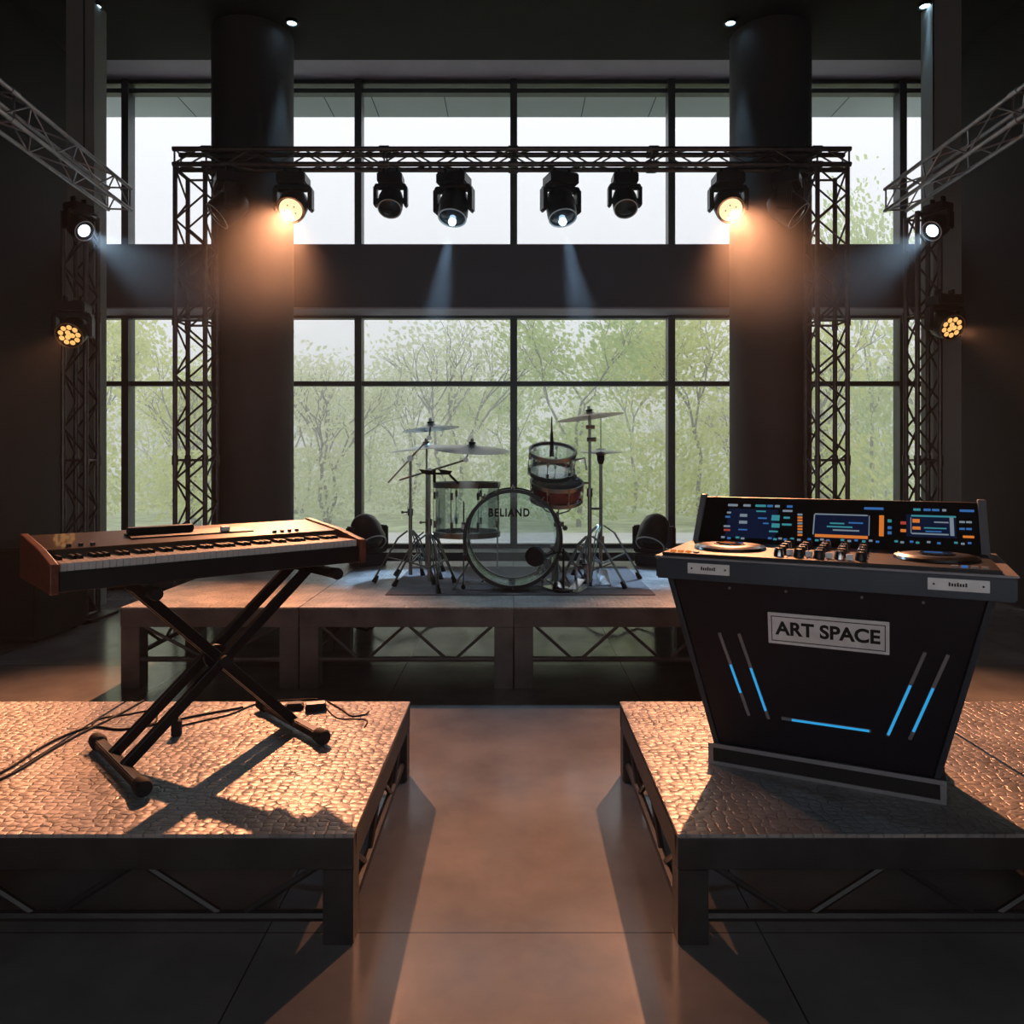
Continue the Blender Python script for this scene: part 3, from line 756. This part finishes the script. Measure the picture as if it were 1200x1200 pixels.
for dz, tl_ in ((.012,0),(-.008,PI)):
    o = thing('cymbal', 'upper thin hi-hat cymbal on the rod' if dz > 0 else 'lower thin hi-hat cymbal under its twin', 'cymbal', (b.x,b.y,DG+hh+dz), 0, 'cymbals of the drum kit')
    s = 1 if dz > 0 else -1
    MB().lathe([(.008,s*.022),(.03,s*.02),(.045,s*.008),(.1,s*.004),(.195,-s*.008)], n=48).build('bow', M['cymbal'], o)
# bass pedals
def pedal(x, y, rz, label):
    t = thing('bass_drum_pedal', label, 'drum pedal', (x,y,DG), rz, 'drum pedals')
    MB().box(-.055,.055,-.15,.15,0,.008).build('base_plate', M['dkchrome'], t)
    MB().hexa([(-.035,-.14,.02),(.035,-.14,.02),(.035,.1,.06),(-.035,.1,.06)], [(-.035,-.14,.028),(.035,-.14,.028),(.035,.1,.07),(-.035,.1,.07)]).build('footboard', M['chrome'], t)
    g = MB()
    for s in (-1,1): g.tube([(s*.05,.12,.008),(s*.045,.12,.19)], .011, 8)
    g.tube([(-.06,.12,.185),(.06,.12,.185)], .008, 8); g.build('upright', M['chrome'], t)
    MB().lathe([(.02,-.012),(.045,-.012),(.045,.012),(.02,.012)], (0,.12,.185), (1,0,0), 20, True).build('sprocket', M['chrome'], t)
    MB().tube([(.01,.12,.185),(.01,.05,.31)], .005, 8).tube([(.01,.03,.32),(.01,.075,.32)], .022, 12).build('beater', M['dkchrome'], t)
    MB().tube([(.075,.1,.19),(.075,.1,.05)], .011, 8).build('spring', M['dkchrome'], t)
pedal(.33, 6.03, .5, 'left one of two chrome pedals clustered right of the bass drum')
pedal(.5, 6.0, -.35, 'right one of two chrome pedals clustered by the tall cymbal stand')

# ---------------------------------------------------------------- keyboard on its X stand
KZ = .368
KO = Vector((-1.28,3.18,KZ)); KR = math.atan2(.67,.74)
kb = thing('stage_piano', 'wood-ended digital stage piano lying on the black X stand', 'keyboard', KO+Vector((0,0,.775)), KR)
kL, kD = .61, .25
# body: tray, sloped control panel, key slip
MB().hexa([(-kL+.03,-kD,0),(kL-.03,-kD,0),(kL-.03,kD,0),(-kL+.03,kD,0)], [(-kL+.03,-kD,.07),(kL-.03,-kD,.07),(kL-.03,kD,.07),(-kL+.03,kD,.07)]).build('tray', M['black'], kb, .004)
MB().hexa([(-kL+.03,-.055,.0705),(kL-.03,-.055,.0705),(kL-.03,kD,.0705),(-kL+.03,kD,.0705)], [(-kL+.03,-.05,.127),(kL-.03,-.05,.127),(kL-.03,kD,.158),(-kL+.03,kD,.158)]).build('control_panel', M['piano'], kb, .003)
for s in (-1,1):
    a, b = sorted((s*(kL-.028), s*kL))
    w = MB(); pr = [(-kD-.012,-.004),(kD+.008,-.004),(kD+.008,.166),(-.05,.134),(-kD-.012,.098)]
    vs = [(a,y,z) for y,z in pr] + [(b,y,z) for y,z in pr]; n = 5
    w.add(vs, [tuple(range(n)), tuple(range(n,2*n))] + [(i,(i+1)%n,(i+1)%n+n,i+n) for i in range(n)]); w.build('end_cheek', M['wood'], kb, .004)
nk = 52; kw = (2*kL-.07)/nk; x0 = -kL+.035
wk = MB().box(0, kw*.95, -kD+.008, -.056, .0705, .098, None, .0012).build('white_key', M['white_key'], kb)
wk.location = (x0,0,0)
for i in range(1, nk):
    o = wk.copy(); C.objects.link(o); o.parent = kb; o.location = (x0+i*kw,0,0)
bk = MB().hexa([(0,-.145,.098),(kw*.55,-.145,.098),(kw*.55,-.056,.098),(0,-.056,.098)], [(.001,-.135,.11),(kw*.55-.001,-.135,.11),(kw*.55-.001,-.056,.11),(.001,-.056,.11)]).build('black_key', M['black'], kb)
first = True
for i in range(nk-1):
    if (i+5) % 7 in (0,1,3,4,5):
        o = bk if first else bk.copy()
        if not first: C.objects.link(o); o.parent = kb
        first = False; o.location = (x0+(i+1)*kw-kw*.29,0,0)
sl = math.atan2(.031,.30)
Tp = Matrix.Translation((0,-.05,.1275)) @ Matrix.Rotation(sl,4,'X')
MB().box(-.27,.23,.09,.2,.0,.005,Tp,.002).build('display_panel', M['black'], kb)
MB().box(-.26,.0,.17,.2,.005,.03,Tp,.003).build('music_rest', M['satin'], kb)
for i, x in enumerate((-.5,-.46,-.42,.3,.335,.37,.405)):
    MB().cyl(.009,0,.01,(0,0,0)).build('knob', M['black'], kb).matrix_local = Matrix.Translation((x,-.01,.1315)) @ Matrix.Rotation(sl,4,'X')
MB().box(.1,.135,.12,.145,.005,.022,Tp,.002).build('knob_block', M['silver'], kb)
# X stand (local frame of the keyboard, standing on the deck)
xs = thing('keyboard_stand', 'black double-braced X stand holding the stage piano', 'keyboard stand', KO, KR)
zl, zt = .035, .735
Lf, Rf, Lt, Rt = -.31, .42, -.27, .47
def sq(a, b, w, h):  # square tube between two points in the XZ plane at fixed y
    a, b = Vector(a), Vector(b); d = (b-a).normalized(); s = Vector((0,1,0)); u = d.cross(s)
    vs = [p+s*i*w+u*j*h for p in (a,b) for i, j in ((-1,-1),(1,-1),(1,1),(-1,1))]
    return vs, [(3,2,1,0),(4,5,6,7),(0,1,5,4),(1,2,6,5),(2,3,7,6),(3,0,4,7)]
for (xa, xb, ys) in ((Lf,Rt,(.0,.16)),(Rf,Lt,(.045,.115))):
    for y in ys:
        v, f = sq((xa,y,zl),(xb,y,zt),.015,.021)
        MB().add(v, f).build('brace_arm', M['satin'], xs, .003)
for x, z, y0, y1, nm in ((Lf,zl,-.26,.4,'foot_bar'),(Rf,zl,-.24,.4,'foot_bar'),(Lt,zt,-.27,.27,'top_bar'),(Rt,zt,-.27,.27,'top_bar')):
    b = MB().box(x-.02,x+.02,y0+.04,y1-.04,z-.018,z+.018,None,.004).build(nm, M['satin'], xs)
    for (ya, yb) in ((y0,y0+.06),(y1-.06,y1)):
        MB().tube([(x,ya,z),(x,ya+.012,z),(x,yb,z)], [.028,.034,.03] if nm == 'foot_bar' else [.022,.026,.022], 14).build('end_cap', M['rubber'], b)
xm = (Lf+Rt)/2+.0; MB().cyl(.05,-.012,.012,(.075,.08,.385),(0,1,0),24).tube([(.075,-.02,.385),(.075,.17,.385)],.016,12).build('pivot_disc', M['satin'], xs)
MB().tube([(.075,-.05,.385),(.075,-.02,.385)], [.028,.022], 12).build('locking_knob', M['rubber'], xs)

# cables and small things on the left deck
def on_deck(px, py, z=KZ):
    Y = (CAMZ-z)*F/(py-CY); return Vector(((px-CX)*Y/F, Y, z))
def cable(pts, r, label, group='black cables on the keyboard deck', name='cable', z=KZ, m='rubber', lift=None):
    P = [on_deck(a,b,z) + Vector((0,0,r)) for a, b in pts]
    if lift: 
        for i, h in lift.items(): P[i].z += h
    out = []
    for i in range(len(P)-1):
        p0, p1, p2, p3 = P[max(i-1,0)], P[i], P[i+1], P[min(i+2,len(P)-1)]
        for k in range(6):
            u = k/6; out.append(.5*((2*p1)+(p2-p0)*u+(2*p0-5*p1+4*p2-p3)*u*u+(3*p1-p0-3*p2+p3)*u**3))
    out.append(P[-1])
    return tag(MB().tube(out, r, 7).build(name, M[m]), label, 'cable', group)
cable([(-30,928),(20,905),(60,880),(100,858),(140,838),(168,822)], .005, 'black cable running from the deck left edge up to its back edge')
cable([(-40,925),(10,902),(50,876),(84,860),(110,853),(140,856),(170,852),(200,846),(240,838),(285,830)], .005, 'black cable crossing the deck between the feet of the stand')
cable([(108,850),(118,843),(150,838),(178,834),(183,846),(160,855)], .004, 'short looped black cable by the left foot bar')
cable([(205,853),(240,845),(270,838),(300,826),(330,822),(372,820)], .004, 'thin black cable leading to the small power adapter')
cable([(384,823),(400,832),(412,840),(428,838),(432,836)], .004, 'short black lead with plug right of the power adapter', lift={4:.005})
cable([(380,828),(395,842),(415,843),(430,845),(427,853)], .003, 'thin lead curling at the back right of the keyboard deck')
p = on_deck(370,832); t = thing('power_adapter', 'small black power adapter lying behind the right foot bar', 'adapter', p, .3)
MB().box(-.05,.05,-.03,.03,0,.035,None,.005).build('case', M['rubber'], t); MB().box(-.045,.045,-.025,.025,.0352,.0365).build('sticker', M['grey'], t)
p = on_deck(345,830); t = thing('sustain_pedal', 'flat black pedal switch left of the power adapter', 'pedal', p, .2)
MB().box(-.045,.045,-.03,.03,0,.02,None,.004).build('base', M['rubber'], t); MB().box(-.035,.035,-.028,.02,.0205,.03,None,.003).build('footplate', M['satin'], t)
p = on_deck(207,862); t = thing('plug_block', 'small upright black plug block between the stand arms', 'plug', p, .2)
MB().box(-.02,.02,-.02,.02,0,.07,None,.004).build('case', M['rubber'], t); MB().tube([(0,0,.07),(0,0,.085)], .008, 8).build('strain_relief', M['rubber'], t)

# cables under the drum platform, lying on the floor
for k, (y, xa, xb, lb) in enumerate(((7.3,-2.6,-.1,'left half'),(7.5,.1,2.6,'right half'))):
    pts = []; n = 14
    for i in range(n+1):
        u = i/n; pts.append((xa+(xb-xa)*u, y+math.sin(u*9+k)*.25, .012+.14*math.sin(u*PI)**2*(.5+.5*math.sin(u*23+k))))
    tag(MB().tube(pts, .012, 6).build('cable', M['rubber']), f'thick dark cable sagging under the {lb} of the drum platform', 'cable', 'cables under the drum platform')

# ---------------------------------------------------------------- DJ booth
BO = Vector((1.24,3.06,.368)); BA = -math.atan2(.447,.894)
bt = thing('dj_booth', 'black tapered DJ booth with blue light strips and a metal sign', 'DJ booth', BO, BA)
BM = Matrix.Translation(BO) @ Matrix.Rotation(BA,4,'Z'); BI = BM.inverted()
def onplane(px, py, P0, N):
    """booth-frame point where the sight line through a photo point meets a booth-frame plane"""
    o = BI @ Vector((0,0,CAMZ)); q = BI @ W(px,py,1.0); d = q-o
    P0, N = Vector(P0), Vector(N); return o + d*((P0-o).dot(N)/d.dot(N))
bt0, tp0 = -.15, -.30      # front plane: y at the bottom and at the top
zb, zp = .085, .765
FN = Vector((0, -(zp-zb), tp0-bt0)).normalized(); FN = FN if FN.y < 0 else -FN
MB().hexa([(-.385,bt0,zb),(.375,bt0,zb),(.375,.17,zb),(-.385,.17,zb)], [(-.535,tp0,zp),(.53,tp0,zp),(.53,.28,zp),(-.535,.28,zp)]).build('body', M['booth'], bt, .006)
for s in (-1,1):
    o = s*.004
    xb0, xt0 = (-.385,-.535) if s < 0 else (.375,.53)
    a = [(xb0,bt0-.006,zb),(xb0+s*.022,bt0-.004,zb),(xb0+s*.022,.17,zb),(xb0,.17,zb)]; b = [(xt0,tp0-.006,zp),(xt0+s*.022,tp0-.004,zp),(xt0+s*.022,.28,zp),(xt0,.28,zp)]
    if s < 0: a = [a[1],a[0],a[3],a[2]]; b = [b[1],b[0],b[3],b[2]]
    MB().hexa(a, b).build('side_panel', M['boothedge'], bt, .003)
# plinth: solid base with a raised grey frame round a black grille
MB().box(-.425,.415,-.16,.19,0,.084,None,.003).build('plinth', M['boothedge'], bt)
fr = MB(); y = -.166
fr.box(-.425,.415,y,-.1605,.068,.084); fr.box(-.425,.415,y,-.1605,0.0,.014); fr.box(-.425,-.405,y,-.1605,.0145,.0675); fr.box(.395,.415,y,-.1605,.0145,.0675)
fr.build('plinth_frame', M['grey'], bt)
MB().box(-.404,.394,-.163,-.1603,.015,.067).build('plinth_grille', M['rubber'], bt)
# desk top with apron
MB().box(-.585,.605,-.36,.3,zp+.001,.845,None,.006).build('apron', M['boothedge'], bt)
MB().box(-.59,.61,-.365,.3,.8455,.853,None,.002).build('desk_top', M['grey'], bt)
ap = (-.3605)
def plate_on(px0,py0,px1,py1,m,nm,th=.003,P0=(0,ap,0),N=(0,-1,0),off=0):
    a = onplane(px0,py0,P0,N); b = onplane(px1,py1,P0,N)
    return a, b
for (x0_, y0_, x1_, y1_, txt) in ((806,662,855,675,'left'),(1087,682,1160,697,'right')):
    a = onplane(x0_,(y0_+y1_)/2,(0,ap,0),(0,-1,0)); b = onplane(x1_,(y0_+y1_)/2,(0,ap,0),(0,-1,0))
    zc = (a.z+b.z)/2; zc = .812; hh_ = .02
    pl = MB().box(a.x,b.x,ap-.004,ap-.0005,zc-hh_,zc+hh_,None,.001).build('nameplate', M['silver'], bt)
    g = MB(); w = b.x-a.x; xc = (a.x+b.x)/2
    for k in range(7): g.box(xc-.028+k*.008, xc-.0225+k*.008, ap-.0046, ap-.0041, zc-.005, zc+.005+.003*(k%3==0))
    g.build('engraving', M['rubber'], pl)
    for s in (-1,1): MB().cyl(.0035,0,.002,(xc+s*w*.4,ap-.004,zc),(0,-1,0),10).build('screw', M['satin'], pl)
for px, py in ((855,689),(921,693),(1010,700),(1082,706)):
    q = onplane(px,py,(0,bt0,zb),FN)
    MB().cyl(.005,0,.003,q,FN,10).build('screw', M['grey'], bt)
# the sign
FU = Vector((0, tp0-bt0, zp-zb)).normalized()     # up along the sloping front
def fmat(c, off): 
    X = Vector((1,0,0)); R = Matrix((X, FU, FN)).transposed().to_4x4(); return Matrix.Translation(Vector(c)+FN*off) @ R
c = onplane(969,741,(0,bt0,zb),FN); a = onplane(898,728,(0,bt0,zb),FN); b = onplane(1040,753,(0,bt0,zb),FN)
sw = (b.x-a.x)/2; sh = .062
T = fmat(c, .001)
sg = MB().box(-sw,sw,-sh,sh,0,.006,T,.0015).build('sign_plate', M['silver'], bt)
g = MB(); i_ = .012
for (xa,xb,ya,yb) in ((-sw+i_,sw-i_,sh-i_-.003,sh-i_),(-sw+i_,sw-i_,-sh+i_,-sh+i_+.003),(-sw+i_,-sw+i_+.003,-sh+i_,sh-i_),(sw-i_-.003,sw-i_,-sh+i_,sh-i_)): g.box(xa,xb,ya,yb,.0055,.0068,T)
g.build('border_line', M['rubber'], sg)
text('lettering', 'ART SPACE', .072, M['rubber'], sg, T @ Matrix.Translation((0,0,.0065)), .0008, .0022, 2*sw*.80/.335)
def strip(x0_,y0_,x1_,y1_,f0,f1,m='led'):
    a = onplane(x0_,y0_,(0,bt0,zb),FN); b = onplane(x1_,y1_,(0,bt0,zb),FN)
    d = b-a; L = d.length; d.normalize(); s = FN.cross(d)
    R = Matrix((d,s,FN)).transposed().to_4x4(); T = Matrix.Translation(a) @ R
    h = MB().box(0,L,-.006,.006,.0005,.006,T,.001).build('light_strip', M['grey'], bt)
    MB().box(L*f0,L*f1,-.0045,.0045,.0062,.0072,T).build('lit_segment', M[m], h)
strip(843,741,878,838,.38,.72); strip(866,742,901,842,.4,.9)
strip(1084,764,1040,862,.38,.98); strip(1111,767,1066,866,.38,.9)
strip(916,841,1021,856,.12,.98)

# DJ console on the desk: sloped screen panel at the back, jog wheels and mixer in front
cz = .8535
dj = thing('dj_console', 'DJ console with glowing screen panel and two jog wheels on the booth', 'DJ console', BM @ Vector((0,0,cz)), BA)
BS = (0.0,.13,0.0)
CM = BM @ Matrix.Translation((0,0,cz)); CI = CM.inverted()
MB().box(-.565,.565,-.345,.125,.0,.012,None,.003).build('surface', M['satin'], dj)
PH, PD = .2, .17
pr = [(.13,0.0),(.13+PD,PH),(.13+PD+.03,PH),(.13+PD+.03,.14),(.29,.0)]
def prism(x0_,x1_,pr):
    n = len(pr); return MB().add([(x0_,y,z) for y,z in pr]+[(x1_,y,z) for y,z in pr], [tuple(range(n)),tuple(range(n,2*n))]+[(i,(i+1)%n,(i+1)%n+n,i+n) for i in range(n)])
prism(-.535,.545,pr).build('screen_housing', M['black'], dj, .003)
pr2 = [(.118,0.0),(.13+PD-.01,PH+.012),(.13+PD+.035,PH+.012),(.13+PD+.035,.13),(.3,.0)]
for a, b in ((-.56,-.5355),(.5455,.575)): prism(a,b,pr2).build('side_cheek', M['grey'], dj, .004)
PU = Vector((0,PD,PH)).normalized(); PN = Vector((0,-PH,PD)).normalized()
def pp(px, py):
    o = CI @ Vector((0,0,CAMZ)); q = CI @ W(px,py,1.0); d = q-o; P0 = Vector((0,.13,0)); return o+d*((P0-o).dot(PN)/d.dot(PN))
def ui(x0_,y0_,x1_,y1_,m,nm='button',th=.003,off=.0005,par=None):
    """a raised panel piece between two photo points on the slope"""
    a = pp(x0_,(y0_+y1_)/2); b = pp(x1_,(y0_+y1_)/2); u = pp((x0_+x1_)/2,y0_); l = pp((x0_+x1_)/2,y1_)
    c = (a+b)/2; c2 = (u+l)/2; w = abs(b.x-a.x)/2*.94; h = (u-l).dot(PU)/2*(.75 if nm in ('button','screen_tile','trace_line') else 1)
    R = Matrix((Vector((1,0,0)),PU,PN)).transposed().to_4x4(); T = Matrix.Translation(Vector((c.x,c2.y,c2.z))+PN*off) @ R
    return MB().box(-w,w,-h,h,0,th,T).build(nm, M[m], par or dj)
sk = lambda x: (x-850)*.0245   # the panel drops slightly towards the right in the photograph
def U(x0_,y0_,x1_,y1_,m,nm='button',th=.003,off=.0005,par=None):
    k = sk((x0_+x1_)/2); return ui(x0_,y0_+k,x1_,y1_+k,m,nm,th,off,par)
s1 = U(850,596,912,630,'ui_dark','screen',.002); s2 = U(952,600,1020,628,'ui_dark','screen',.002); s3 = U(1060,598,1122,624,'ui_dark','screen',.002)
fr2 = dict(th=.003, off=.0026)
# centre screen contents
U(953,624.5,1019,627.5,'ui_orange','orange_bar',par=s2,**fr2); U(953,600,1019,601,'ui_white','frame_line',par=s2,**fr2); U(953,601,954.5,624,'ui_white','frame_line',par=s2,**fr2); U(1018,601,1019,624,'ui_white','frame_line',par=s2,**fr2)
for k, (a, b, y, m) in enumerate(((972,990,610,'ui_cyan'),(968,1000,614,'ui_cyan'),(975,1008,618,'ui_white'),(994,1012,609,'ui_blue'))): U(a,y,b,y+1.6,m,'trace_line',par=s2,**fr2)
# left screen
U(904,602,914,610,'ui_cyan','screen_tile',par=s1,**fr2); U(904,612,914,618,'ui_cyan','screen_tile',par=s1,**fr2); U(901,621,912,623,'ui_cyan','trace_line',par=s1,**fr2)
for a, b, y, m in ((886,898,598,'ui_cyan'),(894,901,612,'ui_blue'),(888,899,606,'ui_blue')): U(a,y,b,y+1.6,m,'trace_line',par=s1,**fr2)
U(867,602,876,606,'ui_white','screen_tile',par=s1,**fr2); U(866,610,876,614,'ui_white','screen_tile',par=s1,**fr2); U(865,620,876,621.5,'ui_blue','trace_line',par=s1,**fr2)
for a, b, y, m in ((852,857,600,'ui_white'),(850,856,605,'ui_blue'),(848,856,616,'ui_white'),(848,856,620.5,'ui_red')): U(a,y,b,y+2.2,m,'screen_tile',par=s1,**fr2)
# right screen
U(1066,599,1122,600.5,'ui_cyan','frame_line',par=s3,**fr2); U(1113,601,1118,622,'ui_white','frame_line',par=s3,**fr2); U(1067,620,1113,621.2,'ui_white','frame_line',par=s3,**fr2); U(1067,602,1068,620,'ui_white','frame_line',par=s3,**fr2)
U(1069,603,1078,608,'ui_orange','screen_tile',par=s3,**fr2); U(1069,612,1079,616,'ui_orange','screen_tile',par=s3,**fr2)
for a, b, y, m in ((1094,1112,606,'ui_white'),(1082,1110,613,'ui_cyan'),(1084,1104,617,'ui_blue')): U(a,y,b,y+1.3,m,'trace_line',par=s3,**fr2)
# buttons round the screens
for k in range(8): U(934.5,600+k*3.4,940.5,602.4+k*3.4,'ui_orange' if k % 3 else 'ui_white','button')
U(1030,600,1036,624,'ui_orange','level_meter'); U(1040,604,1045,608,'ui_cyan'); U(1040,612,1045,616,'ui_blue'); U(1040,618,1045,622,'ui_blue')
U(1055,606,1062,610,'ui_red'); U(1055,615,1062,619,'ui_orange')
for a, b, m in ((853,865,'ui_white'),(871,880,'ui_white'),(885,898,'ui_cyan'),(899,906,'ui_blue'),(908,914,'ui_white'),(922,929,'ui_blue'),(1012,1036,'ui_blue'),(1070,1079,'ui_cyan'),(1082,1091,'ui_blue'),(1092,1101,'ui_blue'),(1104,1109,'ui_white'),(1124,1142,'ui_blue')):
    U(a,590.5,b,593.5,m)
for a, b, m in ((917,929,'ui_white'),(918,926,'ui_cyan'),(916,928,'ui_cyan')):
    y = {917:596,918:604,916:612}[a]; U(a,y,b,y+2.5,m)
for k, (a, m) in enumerate(((1122,'ui_white'),(1130,'ui_white'),(1122,'ui_blue'),(1130,'ui_blue'))): U(a+2,604+(k//2)*8,a+9,606.5+(k//2)*8,m)
U(1128,621,1142,624,'ui_orange'); 
for k, x in enumerate((845,852,862,868,900,906,912,918,926,934,946,955,961,968,985,993,1001,1010,1018,1026,1048,1055,1066,1073,1086,1098,1118,1126,1134)):
    U(x,628.5+(k%2)*1.0,x+4.5,631+(k%2)*1.0,('ui_white','ui_blue','ui_cyan')[k%3])
U(1150,637,1158,640,'ui_cyan')
# jog wheels and mixer
def jog(x, y, nm):
    j = MB().lathe([(.0001,.034),(.06,.034),(.063,.03),(.125,.028),(.135,.02),(.138,.0125),(.0001,.0125)], (x,y,0), n=48).build('jog_wheel', M['satin'], dj)
    MB().lathe([(.122,.0285),(.138,.022),(.142,.0125),(.135,.0125)], (x,y,.002), n=48).build('chrome_rim', M['chrome'], j)
    MB().cyl(.055,.0345,.036,(x,y,0),n=32).build('hub_display', M['lensdark'], j)
    MB().box(x-.04,x+.02,y-.006,y+.006,.0362,.0372).build('hub_mark', M['ui_orange'] if nm == 'l' else M['ui_blue'], j)
jog(-.35,-.11,'l'); jog(.385,-.1,'r')
for ix in range(5):
    for iy in range(5):
        x, y = -.14+ix*.07, -.27+iy*.085
        k = MB().lathe([(.0001,.042),(.013,.042),(.016,.037),(.019,.0125)], (x,y,0), n=14).build('knob', M['chrome'] if (ix+iy) % 3 == 0 else M['black'], dj)
        MB().box(x-.0015,x+.0015,y-.012,y,.0422,.043).build('pointer', M['ring'], k)
for ix in range(4):
    x = -.105+ix*.07
    MB().box(x-.003,x+.003,-.32,-.18,.0121,.0135).build('fader_slot', M['rubber'], dj); MB().box(x-.012,x+.012,-.24-.02*ix,-.225-.02*ix,.0136,.035,None,.002).build('fader_cap', M['silver'], dj)
for k in range(8):
    x = -.53+k*.03 if k < 4 else .43+(k-4)*.03
    MB().box(x-.01,x+.01,-.32,-.3,.0121,.018,None,.001).build('pad', M['ui_orange'] if k < 3 else M['ui_blue'] if k == 5 else M['grey'], dj)

# ---------------------------------------------------------------- haze
def haze_bank(name, dens):
    m, t, out = nt(name); N = t.nodes.new; L = t.links.new
    v = N('ShaderNodeVolumeScatter'); v.inputs['Anisotropy'].default_value = .2
    tc = N('ShaderNodeTexCoord'); mp = N('ShaderNodeMapping'); mp.inputs['Location'].default_value = (-1,-1,-1); mp.inputs['Scale'].default_value = (2,2,2)
    L(tc.outputs['Generated'], mp.inputs['Vector'])
    sp = N('ShaderNodeSeparateXYZ'); L(mp.outputs[0], sp.inputs[0]); prev = None
    for ax in 'XYZ':
        ab = N('ShaderNodeMath'); ab.operation = 'ABSOLUTE'; L(sp.outputs[ax], ab.inputs[0])
        mr = N('ShaderNodeMapRange'); mr.interpolation_type = 'SMOOTHSTEP'; mr.inputs['From Min'].default_value = 1; mr.inputs['From Max'].default_value = .45 if ax != 'X' else .85
        L(ab.outputs[0], mr.inputs['Value'])
        mu = N('ShaderNodeMath'); mu.operation = 'MULTIPLY'; mu.inputs[1].default_value = dens
        if prev is not None: L(prev, mu.inputs[1])
        L(mr.outputs[0], mu.inputs[0]); prev = mu.outputs[0]
    L(prev, v.inputs['Density']); L(v.outputs[0], out.inputs['Volume'])
    return m
def haze(name, x0_, x1_, y0_, y1_, z0_, z1_, dens, label):
    o = MB().box(x0_, x1_, y0_, y1_, z0_, z1_).build(name, haze_material(name, dens)); o['kind'] = 'stuff'; o['label'] = label; o['category'] = 'haze'
haze('haze', -5.39, 5.39, -.6, 9.44, .001, 6.49, .0014, 'thin stage haze filling the room and showing the light beams')
haze('mist', -55, 55, 10.7, 60, .01, 7.5, .037, 'thin pale mist among the trees outside')

o = MB().box(-5.0, 5.0, 6.7, 8.42, 2.6, 4.9).build('haze_bank', haze_bank('haze_bank', .042)); tag(o, 'denser bank of stage haze hanging below the long truss', 'haze', None, 'stuff')
# ---------------------------------------------------------------- light and output
w = bpy.data.worlds.new('world'); SC.world = w; w.use_nodes = True
bg = w.node_tree.nodes['Background']; bg.inputs['Color'].default_value = (.94,.95,1,1); bg.inputs['Strength'].default_value = 1.22
SC.view_settings.view_transform = 'Standard'; SC.view_settings.look = 'None'; SC.view_settings.gamma = 1; SC.view_settings.exposure = 0
SC.view_settings.use_curve_mapping = False
cy = SC.cycles
cy.use_denoising = True; cy.max_bounces = 10; cy.diffuse_bounces = 3; cy.glossy_bounces = 4; cy.transparent_max_bounces = 24; cy.volume_bounces = 1; cy.adaptive_threshold = .02
cy.sample_clamp_indirect = 6; cy.caustics_reflective = False; cy.caustics_refractive = False
